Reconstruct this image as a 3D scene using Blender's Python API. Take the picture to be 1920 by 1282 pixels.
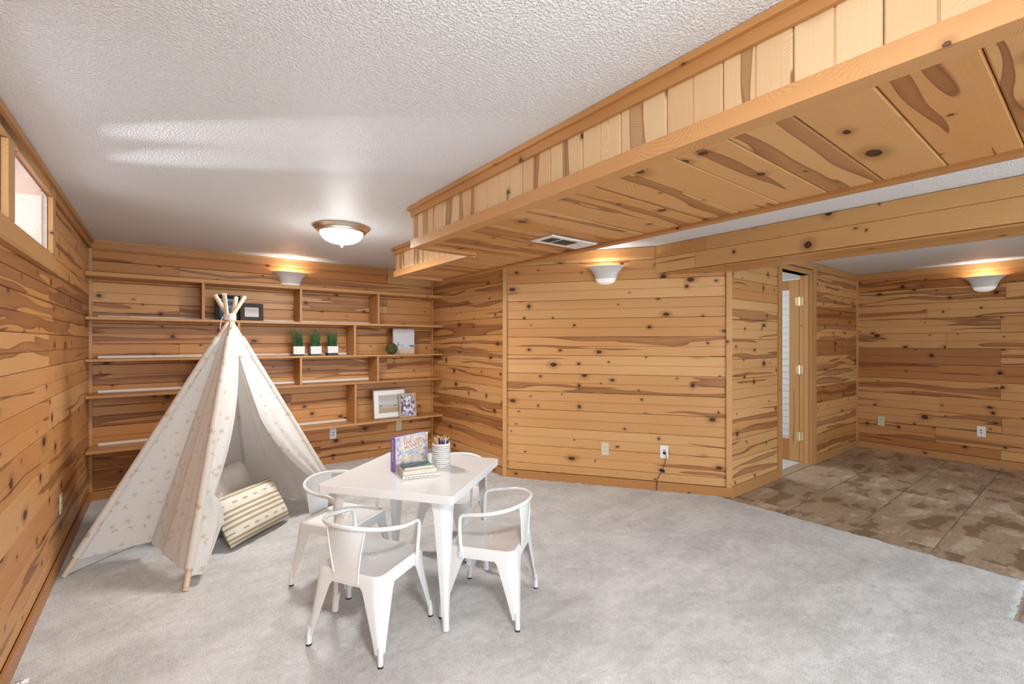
import bpy, bmesh, math, random
import numpy as np
from mathutils import Vector, Matrix
for o in list(bpy.data.objects): bpy.data.objects.remove(o, do_unlink=True)
S = bpy.context.scene
C = S.collection
random.seed(7)
PI = math.pi
# ------------------------------------------------------------------ camera
CAM_H, FPX, YAW = 1.37, 858.0, math.radians(37.4)
cd = bpy.data.cameras.new('camera'); cam = bpy.data.objects.new('camera', cd); C.objects.link(cam)
cd.sensor_fit = 'HORIZONTAL'; cd.sensor_width = 36.0; cd.lens = 36.0*FPX/1920.0
cd.clip_start = 0.05; cd.clip_end = 60; cd.shift_y = 0.0005
cam.location = (0, 0, CAM_H); cam.rotation_euler = (PI/2, 0, -YAW)
S.camera = cam
# ------------------------------------------------------------------ world, light, exposure
w = bpy.data.worlds.new('world'); S.world = w; w.use_nodes = True
bg = w.node_tree.nodes['Background']; bg.inputs[0].default_value = (0.86, 0.93, 1.0, 1); bg.inputs[1].default_value = 1.1
S.view_settings.view_transform = 'Standard'; S.view_settings.look = 'None'
S.view_settings.exposure = -0.12; S.view_settings.gamma = 1.0
S.view_settings.use_curve_mapping = False
LAMP = 1.0
def area(name, loc, rot, sx, sy, power, col=(1, 1, 1)):
    l = bpy.data.lights.new(name, 'AREA'); l.shape = 'RECTANGLE'; l.size = sx; l.size_y = sy; l.energy = power; l.color = col
    o = bpy.data.objects.new(name, l); C.objects.link(o); o.location = loc; o.rotation_euler = rot
    return o
# added light: unseen rear window, hall fill lamp; daylight outside the small left window
area('added_rear_daylight', (1.9, -2.96, 1.25), (PI/2, 0, 0), 4.2, 1.9, 185, (0.82, 0.92, 1.0))
area('hall_fill_lamp', (5.2, 4.4, 1.9), (-math.radians(70), 0, 0), 1.4, 0.8, 50, (0.95, 0.97, 1.0))  # lamp added inside the hall to brighten the view through the door
area('window_well_daylight', (-1.15, 2.68, 1.95), (0, -math.radians(92), 0), 0.45, 1.75, 24, (0.88, 0.94, 1.0))
for gy in (3.36, 3.70):   # low glints off the bright window well skim the ceiling in two bands
    l = bpy.data.lights.new('window_glint', 'SPOT'); l.energy = 230; l.spot_size = math.radians(11); l.spot_blend = 1.0; l.shadow_soft_size = 0.02; l.color = (0.93, 0.95, 1.0)
    o = bpy.data.objects.new('window_glint', l); C.objects.link(o); o.location = (-1.2, gy, 1.95)
    o.rotation_euler = Vector((1.0, -0.76, 0.205)).to_track_quat('-Z', 'Y').to_euler()

# ------------------------------------------------------------------ node helpers
class NT:
    def __init__(s, name):
        s.m = bpy.data.materials.new(name); s.m.use_nodes = True
        s.t = s.m.node_tree; s.b = s.t.nodes['Principled BSDF']
    def n(s, typ, **kw):
        nd = s.t.nodes.new(typ)
        for k, v in kw.items(): setattr(nd, k, v)
        return nd
    def put(s, sock, v):
        if v is None: return
        if isinstance(v, bpy.types.NodeSocket): s.t.links.new(v, sock)
        elif isinstance(v, (tuple, list)) and sock.type == 'RGBA' and len(v) == 3: sock.default_value = (*v, 1)
        else: sock.default_value = v
    def math(s, op, a, b=None, c=None, clamp=False):
        nd = s.n('ShaderNodeMath', operation=op, use_clamp=clamp)
        for i, v in enumerate((a, b, c)): s.put(nd.inputs[i], v)
        return nd.outputs[0]
    def mix(s, f, a, b, blend='MIX'):
        nd = s.n('ShaderNodeMix', data_type='RGBA', blend_type=blend)
        s.put(nd.inputs[0], f); s.put(nd.inputs[6], a); s.put(nd.inputs[7], b)
        return nd.outputs[2]
    def rng(s, v, a, b, c=0.0, d=1.0, smooth=True):
        nd = s.n('ShaderNodeMapRange', interpolation_type='SMOOTHSTEP' if smooth else 'LINEAR'); nd.clamp = True
        for i, x in enumerate((v, a, b, c, d)): s.put(nd.inputs[i], x)
        return nd.outputs[0]
    def xyz(s, x, y=0.0, z=0.0):
        nd = s.n('ShaderNodeCombineXYZ')
        for i, v in enumerate((x, y, z)): s.put(nd.inputs[i], v)
        return nd.outputs[0]
    def sep(s, v):
        nd = s.n('ShaderNodeSeparateXYZ'); s.put(nd.inputs[0], v); return nd.outputs
    def noise(s, vec, scale=1.0, detail=2.0, rough=0.5, dim='3D'):
        nd = s.n('ShaderNodeTexNoise', noise_dimensions=dim)
        s.put(nd.inputs['Vector'], vec); nd.inputs['Scale'].default_value = scale
        nd.inputs['Detail'].default_value = detail; nd.inputs['Roughness'].default_value = rough
        return nd.outputs[0]
    def tc(s, which='Object'): return s.n('ShaderNodeTexCoord').outputs[which]
    def out(s, col=None, rough=None, metal=None, bump=None, bstr=0.3, bdist=0.01, **kw):
        s.put(s.b.inputs['Base Color'], col); s.put(s.b.inputs['Roughness'], rough); s.put(s.b.inputs['Metallic'], metal)
        for k, v in kw.items(): s.put(s.b.inputs[k.replace('_', ' ')], v)
        if bump is not None:
            nd = s.n('ShaderNodeBump'); nd.inputs['Strength'].default_value = bstr; nd.inputs['Distance'].default_value = bdist
            s.put(nd.inputs['Height'], bump); s.t.links.new(nd.outputs[0], s.b.inputs['Normal'])
        return s.m
def plain(name, col, rough=0.5, metal=0.0, var=0.06, **kw):
    t = NT(name); nz = t.noise(t.tc(), 9.0, 3.0)
    f = t.rng(nz, 0.3, 0.7, 1.0-var, 1.0+var*0.5, False)
    c = t.mix(1.0, col, t.xyz(f, f, f), 'MULTIPLY')
    return t.out(c, rough, metal, **kw)
def wood(name, light, mid, heart, knot_rate=0.55, knot_size=0.021, streak=0.68, rough=0.36, kx=3.0, kz=7.6, knotcol=(0.035, 0.012, 0.006), grain=0.26):
    t = NT(name); x, y, z = t.sep(t.tc()); oi = t.n('ShaderNodeObjectInfo'); r = oi.outputs['Random']
    r2 = t.math('FRACT', t.math('MULTIPLY', r, 17.31)); r3 = t.math('FRACT', t.math('MULTIPLY', r, 71.7)); r4 = t.math('FRACT', t.math('MULTIPLY', r, 133.3))
    u = t.math('ADD', x, t.math('MULTIPLY', r, 53.7))
    wz = t.math('ADD', t.math('ADD', z, t.math('MULTIPLY', y, 0.93)), t.math('MULTIPLY', r2, 23.9))
    n1 = t.noise(t.xyz(t.math('MULTIPLY', u, 1.3), t.math('MULTIPLY', wz, 6.0)), 1.0, 1.5, 0.5, '2D')
    w2 = t.math('ADD', wz, t.math('MULTIPLY', t.math('SUBTRACT', n1, 0.5), 0.10))
    # knots: one candidate per cell
    va = t.math('MULTIPLY', u, kx); vb = t.math('MULTIPLY', wz, kz)
    vo = t.n('ShaderNodeTexVoronoi', voronoi_dimensions='2D'); t.put(vo.inputs['Vector'], t.xyz(va, vb)); vo.inputs['Scale'].default_value = 1.0
    px, py, _ = t.sep(vo.outputs['Position']); cr, cg, cb = t.sep(vo.outputs['Color'])
    dx = t.math('DIVIDE', t.math('SUBTRACT', va, px), kx); dz = t.math('DIVIDE', t.math('SUBTRACT', vb, py), kz)
    asp = t.rng(cg, 0, 1, 0.5, 1.25, False)
    rr = t.math('SQRT', t.math('ADD', t.math('POWER', t.math('MULTIPLY', dx, asp), 2.0), t.math('POWER', dz, 2.0)))
    rr = t.math('ADD', rr, t.math('MULTIPLY', t.math('SUBTRACT', t.noise(t.xyz(u, wz), 60.0, 1.0, 0.5, '2D'), 0.5), 0.006))
    kq = t.math('DIVIDE', t.math('MAXIMUM', t.math('SUBTRACT', cr, 1.0-knot_rate), 0.0), max(knot_rate, 0.01))
    size = t.math('ADD', 0.006, t.math('MULTIPLY', t.math('POWER', kq, 2.0), knot_size))
    has = t.math('GREATER_THAN', kq, 0.001)
    km = t.math('MULTIPLY', t.rng(rr, t.math('MULTIPLY', size, 0.75), size, 1.0, 0.0), has)
    kc = t.math('MULTIPLY', t.rng(rr, t.math('MULTIPLY', size, 0.2), t.math('MULTIPLY', size, 0.6), 1.0, 0.0), has)
    halo = t.math('MULTIPLY', t.rng(rr, size, t.math('ADD', t.math('MULTIPLY', size, 2.6), 0.004), 1.0, 0.0), has)
    s2 = t.math('MULTIPLY', t.math('MULTIPLY', size, size), 7.0)
    fall = t.math('DIVIDE', s2, t.math('ADD', t.math('ADD', t.math('MULTIPLY', rr, rr), s2), 1e-6))
    gc = t.math('ADD', t.math('MULTIPLY', w2, t.math('SUBTRACT', 1.0, fall)), t.math('MULTIPLY', rr, fall))
    g1 = t.math('ADD', t.math('MULTIPLY', t.math('SINE', t.math('MULTIPLY', gc, 420.0)), 0.5), 0.5)
    g2 = t.math('ADD', t.math('MULTIPLY', t.math('SINE', t.math('MULTIPLY', gc, 1330.0)), 0.5), 0.5)
    fib = t.noise(t.xyz(t.math('MULTIPLY', u, 5.0), t.math('MULTIPLY', wz, 260.0)), 1.0, 2.0, 0.6, '2D')
    gr = t.math('ADD', t.math('ADD', t.math('MULTIPLY', t.math('POWER', g1, 2.0), 0.5), t.math('MULTIPLY', g2, 0.25)), t.math('MULTIPLY', fib, 0.35))
    # heartwood streaks with sharp edges
    sn = t.noise(t.xyz(t.math('MULTIPLY', u, 0.5), t.math('MULTIPLY', w2, 13.0)), 1.0, 1.5, 0.5, '2D')
    th = t.rng(r3, 0, 1, 0.64-0.28*streak, 0.92-0.28*streak, False)
    st = t.math('MULTIPLY', t.rng(sn, th, t.math('ADD', th, 0.012)), t.rng(sn, th, t.math('ADD', th, 0.16), 1.0, 0.72))
    edge = t.math('MULTIPLY', t.rng(sn, t.math('SUBTRACT', th, 0.004), t.math('ADD', th, 0.006)), t.rng(sn, t.math('ADD', th, 0.010), t.math('ADD', th, 0.03), 1.0, 0.0))
    big = t.noise(t.xyz(t.math('MULTIPLY', u, 0.7), t.math('MULTIPLY', wz, 3.0)), 1.0, 2.0, 0.5, '2D')
    tone = t.math('ADD', t.math('MULTIPLY', t.math('POWER', r4, 1.3), 0.75), t.math('MULTIPLY', t.math('SUBTRACT', big, 0.5), 0.9), clamp=True)
    col = t.mix(tone, light, mid)
    col = t.mix(t.math('MULTIPLY', st, 0.74), col, heart); col = t.mix(t.math('MULTIPLY', edge, 0.4), col, tuple(c*0.55 for c in heart))
    dk = t.math('SUBTRACT', 1.0, t.math('MULTIPLY', gr, grain)); col = t.mix(1.0, col, t.xyz(dk, t.math('POWER', dk, 1.25), t.math('POWER', dk, 1.5)), 'MULTIPLY')
    col = t.mix(t.math('MULTIPLY', halo, 0.42), col, tuple(c*0.75 for c in heart))
    col = t.mix(t.math('MULTIPLY', km, 0.93), col, knotcol)
    col = t.mix(t.math('MULTIPLY', kc, 0.45), col, tuple(c*0.55 for c in heart))
    col = t.mix(1.0, col, oi.outputs['Color'], 'MULTIPLY')
    return t.out(col, t.rng(gr, 0.2, 0.9, rough-0.05, rough+0.08, False), bump=gr, bstr=0.12, bdist=0.002, Specular_IOR_Level=0.28)
# ------------------------------------------------------------------ materials
L_, M_, H_ = (0.73, 0.440, 0.205), (0.62, 0.305, 0.115), (0.255, 0.094, 0.034)
PINE = wood('knotty_pine', L_, M_, H_)
PINEC = wood('clear_knotty_pine', L_, M_, H_, streak=0.48, knot_rate=0.62, knot_size=0.018)
BEAMW = wood('beam_pine', (0.70, 0.43, 0.195), (0.60, 0.32, 0.125), H_, knot_rate=0.4, knot_size=0.022, streak=-0.1, kx=2.2)
PALE = wood('pale_pine', (0.88, 0.68, 0.43), (0.82, 0.57, 0.32), (0.36, 0.15, 0.05), knot_rate=0.3, streak=0.55)
TRIM = wood('trim_pine', (0.60, 0.355, 0.165), (0.52, 0.27, 0.11), (0.33, 0.13, 0.045), knot_rate=0.14, knot_size=0.008, streak=-0.6)
DOORW = wood('door_fir', (0.52, 0.285, 0.115), (0.50, 0.26, 0.10), (0.36, 0.16, 0.055), knot_rate=0.0, streak=0.0, grain=0.12)
POLEW = wood('pole_wood', (0.76, 0.60, 0.45), (0.73, 0.55, 0.40), (0.6, 0.4, 0.26), knot_rate=0.0, streak=0.1, rough=0.6)
REVEAL = wood('daylit_pine_reveal', (0.86, 0.72, 0.66), (0.82, 0.64, 0.56), (0.6, 0.36, 0.28), knot_rate=0.1, streak=0.1, grain=0.22)  # pine colour with the washed-out daylight of the recess painted in
BATTEN = wood('whitewashed_batten', (0.86, 0.82, 0.76), (0.82, 0.76, 0.68), (0.7, 0.6, 0.5), knot_rate=0.05, streak=0.0, rough=0.5, grain=0.06)
DARKF = wood('dark_stained_frame', (0.042, 0.025, 0.013), (0.030, 0.017, 0.009), (0.02, 0.010, 0.006), knot_rate=0.0, streak=0.2, rough=0.5)
GAP = plain('dark_joint', (0.035, 0.02, 0.012), 0.9)
WHITE = plain('white_enamel', (0.79, 0.795, 0.795), 0.14, var=0.01)
PLASTW = plain('white_plastic', (0.82, 0.81, 0.79), 0.35, var=0.02)
IVORY = plain('ivory_plastic', (0.66, 0.60, 0.44), 0.35, var=0.02)
BLACK = plain('black_rubber', (0.012, 0.012, 0.012), 0.6)
BRASS = plain('brass', (0.78, 0.62, 0.36), 0.25, 1.0)
NICKEL = plain('brushed_nickel', (0.72, 0.62, 0.48), 0.28, 1.0)
PLASTER = plain('painted_plaster', (0.78, 0.77, 0.75), 0.8)
CERAM = plain('sconce_ceramic', (0.70, 0.68, 0.65), 0.45, var=0.02)
t = NT('glow_glass'); GLOW = t.out((0.95, 0.93, 0.9), 0.3, Emission_Color=(1.0, 0.95, 0.87), Emission_Strength=2.4)
t = NT('sconce_lens'); LENS = t.out((0.93, 0.92, 0.9), 0.25, Emission_Color=(1.0, 0.93, 0.82), Emission_Strength=0.25)
t = NT('clear_glass'); GLASS = t.m
tr = t.n('ShaderNodeBsdfTransparent'); gl = t.n('ShaderNodeBsdfGlossy'); gl.inputs['Roughness'].default_value = 0.05; mx = t.n('ShaderNodeMixShader'); mx.inputs[0].default_value = 0.07
t.t.links.new(tr.outputs[0], mx.inputs[1]); t.t.links.new(gl.outputs[0], mx.inputs[2]); t.t.links.new(mx.outputs[0], t.t.nodes['Material Output'].inputs[0])
t = NT('textured_ceiling'); cz = t.tc(); ca = t.noise(cz, 108.0, 2.0, 0.55); cb_ = t.noise(cz, 210.0, 2.0, 0.6)
CEIL = t.out((0.83, 0.86, 0.885), 0.40, bump=t.math('ADD', t.rng(ca, 0.42, 0.6), t.math('MULTIPLY', cb_, 0.5)), bstr=0.75, bdist=0.004)
t = NT('carpet_pile'); cz = t.tc(); x, y, z = t.sep(cz)
big = t.noise(t.xyz(t.math('MULTIPLY', x, 2.2), t.math('MULTIPLY', y, 3.4)), 1.0, 5.0, 0.62); fine = t.noise(cz, 160.0, 3.0, 0.7); md = t.noise(cz, 26.0, 3.0, 0.6)
cf = t.math('ADD', t.math('ADD', t.math('MULTIPLY', t.rng(big, 0.35, 0.66), 0.42), t.math('MULTIPLY', t.rng(fine, 0.34, 0.66), 0.5)), t.math('MULTIPLY', t.rng(md, 0.3, 0.7), 0.22))
CARPET = t.out(t.mix(cf, (0.42, 0.41, 0.395), (0.78, 0.775, 0.77)), 0.95, bump=t.math('ADD', fine, t.math('MULTIPLY', md, 0.7)), bstr=0.9, bdist=0.008, Sheen_Weight=0.2)
t = NT('slate_tile'); x, y, z = t.sep(t.tc()); oi = t.n('ShaderNodeObjectInfo'); rr = oi.outputs['Random']
vx = t.math('ADD', x, t.math('MULTIPLY', rr, 31.0)); vy = t.math('ADD', y, t.math('MULTIPLY', rr, 57.0))
na = t.noise(t.xyz(t.math('MULTIPLY', vx, 2.0), t.math('MULTIPLY', vy, 4.4)), 1.0, 5.0, 0.62); nb = t.noise(t.xyz(t.math('MULTIPLY', vx, 7.0), t.math('MULTIPLY', vy, 30.0)), 1.0, 5.0, 0.7)
c1 = t.mix(t.rng(na, 0.42, 0.47), (0.23, 0.155, 0.098), (0.42, 0.32, 0.225)); c1 = t.mix(t.rng(na, 0.56, 0.60), c1, (0.58, 0.48, 0.37))
c1 = t.mix(t.rng(nb, 0.42, 0.75, 0.0, 0.5), c1, (0.17, 0.125, 0.09))
TILE = t.out(c1, 0.42, bump=t.math('ADD', na, nb), bstr=0.25, bdist=0.006)
GROUT = plain('grout', (0.55, 0.47, 0.38), 0.9)
HALLT = plain('hall_tile', (0.62, 0.60, 0.57), 0.4)

# ------------------------------------------------------------------ geometry helpers
def link(o, parent=None):
    C.objects.link(o)
    if parent is not None: o.parent = parent
    return o
def mesh_of(bm, name, smooth=False):
    me = bpy.data.meshes.new(name); bm.normal_update(); bm.to_mesh(me); bm.free()
    if smooth:
        for p in me.polygons: p.use_smooth = True
        try: me.set_sharp_from_angle(angle=math.radians(38))
        except Exception: pass
    return me
def ob(name, me, mat, parent=None, loc=None, rot=None, mw=None, smooth=False, color=None):
    if isinstance(me, bmesh.types.BMesh): me = mesh_of(me, name, smooth)
    o = bpy.data.objects.new(name, me)
    if mat is not None and len(me.materials) == 0: me.materials.append(mat)
    link(o, parent)
    if mw is not None: o.matrix_basis = mw
    if loc is not None: o.location = loc
    if rot is not None: o.rotation_euler = rot
    if color is not None: o.color = (*color, 1)
    return o
def tag(o, label, cat=None, group=None, kind=None):
    if label: o['label'] = label
    if cat: o['category'] = cat
    if group: o['group'] = group
    if kind: o['kind'] = kind
    return o
def struct(o, label, cat='wall'): return tag(o, label, cat, None, 'structure')
def empty(name, loc=(0, 0, 0), rotz=0.0):
    o = bpy.data.objects.new(name, None); o.empty_display_size = 0.1; link(o); o.location = loc; o.rotation_euler = (0, 0, rotz); return o
def bx(bm, x0, x1, y0, y1, z0, z1, bev=0.0):
    g = bmesh.ops.create_cube(bm, size=1.0)['verts']
    for v in g: v.co = ((x0+x1)/2+v.co.x*(x1-x0), (y0+y1)/2+v.co.y*(y1-y0), (z0+z1)/2+v.co.z*(z1-z0))
    if bev:
        es = list({e for v in g for e in v.link_edges})
        bmesh.ops.bevel(bm, geom=es, offset=bev, segments=2, profile=0.5, affect='EDGES')
    return bm
def box(x0, x1, y0, y1, z0, z1, bev=0.0): return bx(bmesh.new(), x0, x1, y0, y1, z0, z1, bev)
def prism(bm, prof, axis_len):      # profile of (y,z), extruded along +x
    n = len(prof); a = [bm.verts.new((0, p[0], p[1])) for p in prof]; b = [bm.verts.new((axis_len, p[0], p[1])) for p in prof]
    for i in range(n):
        j = (i+1) % n; bm.faces.new((a[i], a[j], b[j], b[i]))
    bm.faces.new(a[::-1]); bm.faces.new(b); bmesh.ops.recalc_face_normals(bm, faces=bm.faces[:]); return bm
def loft(bm, rings, closed=True, cap0=False, cap1=False):
    R = [[bm.verts.new(p) for p in r] for r in rings]; n = len(R[0])
    for a, b in zip(R, R[1:]):
        for i in range(n if closed else n-1):
            j = (i+1) % n; bm.faces.new((a[i], a[j], b[j], b[i]))
    if cap0: bm.faces.new(R[0][::-1])
    if cap1: bm.faces.new(R[-1])
    return bm
def lathe(prof, seg=32, rip=None):
    rings = []
    for r, z in prof:
        rings.append([((r*(1+(rip*math.cos(i*seg/4) if rip else 0)))*math.cos(2*PI*i/seg), r*math.sin(2*PI*i/seg), z) for i in range(seg)])
    bm = loft(bmesh.new(), rings, True, prof[0][0] > 1e-5, prof[-1][0] > 1e-5)
    bmesh.ops.remove_doubles(bm, verts=bm.verts[:], dist=1e-5); bmesh.ops.recalc_face_normals(bm, faces=bm.faces[:]); return bm
def catmull(P, k=6):
    P = [Vector(p) for p in P]; Q = [P[0]*2-P[1]]+P+[P[-1]*2-P[-2]]; out = []
    for i in range(1, len(Q)-2):
        for j in range(k):
            s = j/k; a, b, c, d = Q[i-1:i+3]
            out.append(0.5*((2*b)+(c-a)*s+(2*a-5*b+4*c-d)*s*s+(3*b-a-3*c+d)*s**3))
    out.append(P[-1]); return out
def tube(bm, P, r, seg=10, taper=None):
    P = [Vector(p) for p in P]; rings = []; up = Vector((0.13, 0.21, 0.97)).normalized(); prev = None
    for i, p in enumerate(P):
        d = (P[min(i+1, len(P)-1)]-P[max(i-1, 0)]).normalized()
        if prev is None: a = d.cross(up).normalized()
        else: a = (prev-d*prev.dot(d)).normalized()
        prev = a; b = d.cross(a); rad = r if taper is None else r*taper(i/(len(P)-1))
        rings.append([p+a*rad*math.cos(2*PI*k/seg)+b*rad*math.sin(2*PI*k/seg) for k in range(seg)])
    loft(bm, rings, True, True, True); bmesh.ops.recalc_face_normals(bm, faces=bm.faces[:]); return bm
def solid(bm, th):
    bmesh.ops.recalc_face_normals(bm, faces=bm.faces[:]); g = bm.faces[:]
    bmesh.ops.solidify(bm, geom=g, thickness=th); return bm
def text_mesh(body, size, ext=0.0004, align='LEFT', spacing=1.0):
    cu = bpy.data.curves.new('lettering', 'FONT'); cu.body = body; cu.size = size; cu.extrude = ext; cu.align_x = align; cu.space_character = spacing; cu.resolution_u = 2
    o = bpy.data.objects.new('tmp_text', cu); C.objects.link(o); bpy.context.view_layer.update()
    me = bpy.data.meshes.new_from_object(o.evaluated_get(bpy.context.evaluated_depsgraph_get())); bpy.data.objects.remove(o); bpy.data.curves.remove(cu); return me
_bc = {}
def board_mesh(L, W, T=0.018, centre=True, v=0.0045):
    key = (round(L, 4), round(W, 4), T, centre, v)
    if key in _bc: return _bc[key]
    g = 0.0012; p = [(v, g), (0, g+v)]
    if centre and W > 0.12: p += [(0, W/2-v*0.75), (v*1.3, W/2-0.0006), (v*1.3, W/2+0.0006), (0, W/2+v*0.75)]
    p += [(0, W-g-v), (v, W-g), (T, W-g), (T, g)]
    me = mesh_of(prism(bmesh.new(), p, L), 'plank'); _bc[key] = me; return me
def frame_m(o, ux, uz):
    ux = Vector(ux).normalized(); uz = Vector(uz).normalized(); uy = uz.cross(ux)
    m = Matrix.Identity(4)
    for i in range(3): m[i][0], m[i][1], m[i][2], m[i][3] = ux[i], uy[i], uz[i], o[i]
    return m
TONES = [(1, 1, 1), (1.05, 1.0, 0.95), (0.93, 0.88, 0.82), (1.0, 0.94, 0.88), (1.06, 1.04, 1.02), (0.86, 0.78, 0.70)]
def plank(parent, o, ux, uz, L, W, mat=PINE, centre=True, color=None, T=0.018, name='plank', v=0.0045):
    c = color or random.choice(TONES)
    return ob(name, board_mesh(L-0.002, W, T, centre, v), mat, parent, mw=frame_m(Vector(o)+Vector(ux).normalized()*0.001, ux, uz), color=c)
def plank_rows(parent, o2, u2, L, bounds, joints, mat=PINE, tone=None, skip=None):
    """rows of horizontal planks on a wall; bounds = descending z list, joints(i) -> list of s cuts"""
    for i in range(len(bounds)-1):
        z1, z0 = bounds[i], bounds[i+1]; cuts = [0.0]+sorted(joints(i))+[L]
        for k in range(len(cuts)-1):
            a, b = cuts[k], cuts[k+1]
            if b-a < 0.02 or (skip and skip(a, b, z0, z1)): continue
            col = tone(i, k) if tone else None
            plank(parent, (o2[0]+u2[0]*a, o2[1]+u2[1]*a, z0), (u2[0], u2[1], 0), (0, 0, 1), b-a, z1-z0, mat, True, col)
def bounds(top, first, step, bottom):
    b = [top]; z = first
    while z > bottom+0.02:
        if z < top-0.015: b.append(z)
        z -= step
    return b+[bottom]
def trim_strip(name, o, ux, uz, L, W, T, label, mat=TRIM, bev=0.003, color=None, cat='trim'):
    """strip with its back on the wall plane: local x along, z across, front toward -y"""
    ob_ = ob(name, box(0, L, -T, 0, 0, W, bev), mat, None, mw=frame_m(o, ux, uz), color=color or (1, 1, 1)); return struct(ob_, label, cat)

def abox(name, b, mat, parent=None, color=None, bev=0.002):
    """world-aligned box whose local x runs along its longest side, so the grain does too"""
    d = (b[1]-b[0], b[3]-b[2], b[5]-b[4]); k = d.index(max(d))
    if k == 0: m = Matrix.Translation((b[0], b[2], b[4])); e = d
    elif k == 1: m = Matrix.Translation((b[1], b[2], b[4])) @ Matrix.Rotation(PI/2, 4, 'Z'); e = (d[1], d[0], d[2])
    else: m = Matrix.Translation((b[1], b[2], b[4])) @ Matrix.Rotation(-PI/2, 4, 'Y'); e = (d[2], d[1], d[0])
    return ob(name, box(0, e[0], 0, e[1], 0, e[2], bev), mat, parent, mw=m, color=color)
# ================================================================== THE SETTING
CEILZ, XL, YB, XB, YD, XF = 2.26, -0.50, 5.335, 2.78, 2.035, 7.285
W1, W2 = Vector((2.765, 3.765, 0)), Vector((4.0, 2.035, 0))
UC = (W2-W1).normalized(); LC = (W2-W1).length
floor = struct(ob('floor', box(-0.7, 7.5, -3.1, 5.6, -0.12, -0.008), GROUT), 'brown stone tile floor with sandy grout beside the carpet', 'floor')
tx = [3.23+0.435*k for k in range(11)]; ty = [-0.605+0.44*k for k in range(7)]
tm = mesh_of(box(0.004, 0.431, 0.004, 0.436, -0.008, 0.0, 0.0015), 'tile')
for i in range(len(tx)-1):
    for j in range(len(ty)-1):
        x0, y0 = tx[i], ty[j]
        if x0+0.435 < 3.94 and y0 >= 0.27: continue
        if x0 > 7.2: continue
        ob('tile', tm, TILE, floor, loc=(x0, y0, 0))
for j in range(3, 7):  # tiles that run on under the doorway side stay behind the wall
    pass
# carpet: clipped grid with uneven pile
def inside(x, y):
    if x < XL-0.02 or y > YB+0.02: return False
    if y < 0.293: return x < 3.33
    if x > 3.94: return False
    if x > XB+0.02: return (x-W1.x)*UC.y-(y-W1.y)*UC.x > -0.03
    return True
def carpet():
    st = 0.024; nx = int((3.96-XL)/st)+2; ny = int((YB+2.9)/st)+2; rng = np.random.default_rng(3)
    ix, iy = np.meshgrid(np.arange(nx), np.arange(ny), indexing='ij')
    vx = XL-0.01+ix*st+rng.normal(0, 0.004, ix.shape); vy = -2.9+iy*st+rng.normal(0, 0.004, ix.shape); vz = 0.006+rng.normal(0, 0.0022, ix.shape)
    cx = XL-0.01+(ix+0.5)*st; cy = -2.9+(iy+0.5)*st
    keep = np.vectorize(inside)(cx, cy)[:-1, :-1]
    idx = ix*ny+iy; q = np.stack([idx[:-1, :-1], idx[1:, :-1], idx[1:, 1:], idx[:-1, 1:]], -1)[keep]
    used, inv = np.unique(q, return_inverse=True); co = np.stack([vx.ravel(), vy.ravel(), vz.ravel()], -1)[used]
    me = bpy.data.meshes.new('carpet'); me.from_pydata(co.tolist(), [], inv.reshape(q.shape).tolist()); me.update()
    bm = bmesh.new(); bm.from_mesh(me); es = [e for e in bm.edges if e.is_boundary]
    r = bmesh.ops.extrude_edge_only(bm, edges=es)
    for v in [g for g in r['geom'] if isinstance(g, bmesh.types.BMVert)]: v.co.z = -0.002
    bmesh.ops.recalc_face_normals(bm, faces=bm.faces[:]); bm.to_mesh(me); bm.free()
    for p in me.polygons: p.use_smooth = True
    return me
tag(ob('carpet', carpet(), CARPET), 'pale grey wall-to-wall carpet across the playroom floor', 'carpet', None, 'stuff')
struct(ob('ceiling', box(-0.7, 7.5, -3.1, 5.6, CEILZ, CEILZ+0.12), CEIL), 'white textured ceiling', 'ceiling')
# ---- left wall with the small high window
wl = bmesh.new()
WY0, WY1, WZ0, WZ1 = 2.735, 3.56, 1.862, 2.176
VY0, VY1 = 1.80, 2.635
for a in ((-3.0, VY0, 0, CEILZ), (VY1, WY0, 0, CEILZ), (VY0, VY1, 0, WZ0), (VY0, VY1, WZ1, CEILZ), (WY1, YB+0.1, 0, CEILZ), (WY0, WY1, 0, WZ0), (WY0, WY1, WZ1, CEILZ)): bx(wl, XL-0.10, XL-0.019, a[0], a[1], a[2], a[3])
wall_left = struct(ob('wall_left', wl, GAP), 'knotty pine plank wall with the small high window')
JL = 3.585-0.6
def tone_l(i, k):
    if i == 3 and k >= 1: return (0.66, 0.52, 0.42)
    if i == 5 and k >= 1: return (0.72, 0.56, 0.44)
    if i >= 8: return (0.92, 0.84, 0.74)
    return random.choice([(1.04, 1, 0.95), (1.0, 0.94, 0.86), (0.97, 0.9, 0.8), (1.03, 0.97, 0.9)])
bl = [2.19, 2.13, 1.955, 1.775, 1.595, 1.415, 1.235, 1.055, 0.875, 0.695, 0.515, 0.335, 0.155, 0.085]
def joints_l(i):
    j = [JL] if i % 2 == 1 else [JL+0.9-1.9]
    if i in (0, 1, 2): j = [VY0-0.6-0.02, WY1-0.6+0.02]
    return j
plank_rows(wall_left, (XL, 0.6), (0, 1), YB-0.6, bl, joints_l, tone=tone_l, skip=lambda a, b, z0, z1: z1 > 1.80 and a+0.6 > VY0-0.1 and b+0.6 < WY1+0.1)
for k, (z0, z1) in enumerate(((2.176, 2.19),)): pass
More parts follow.
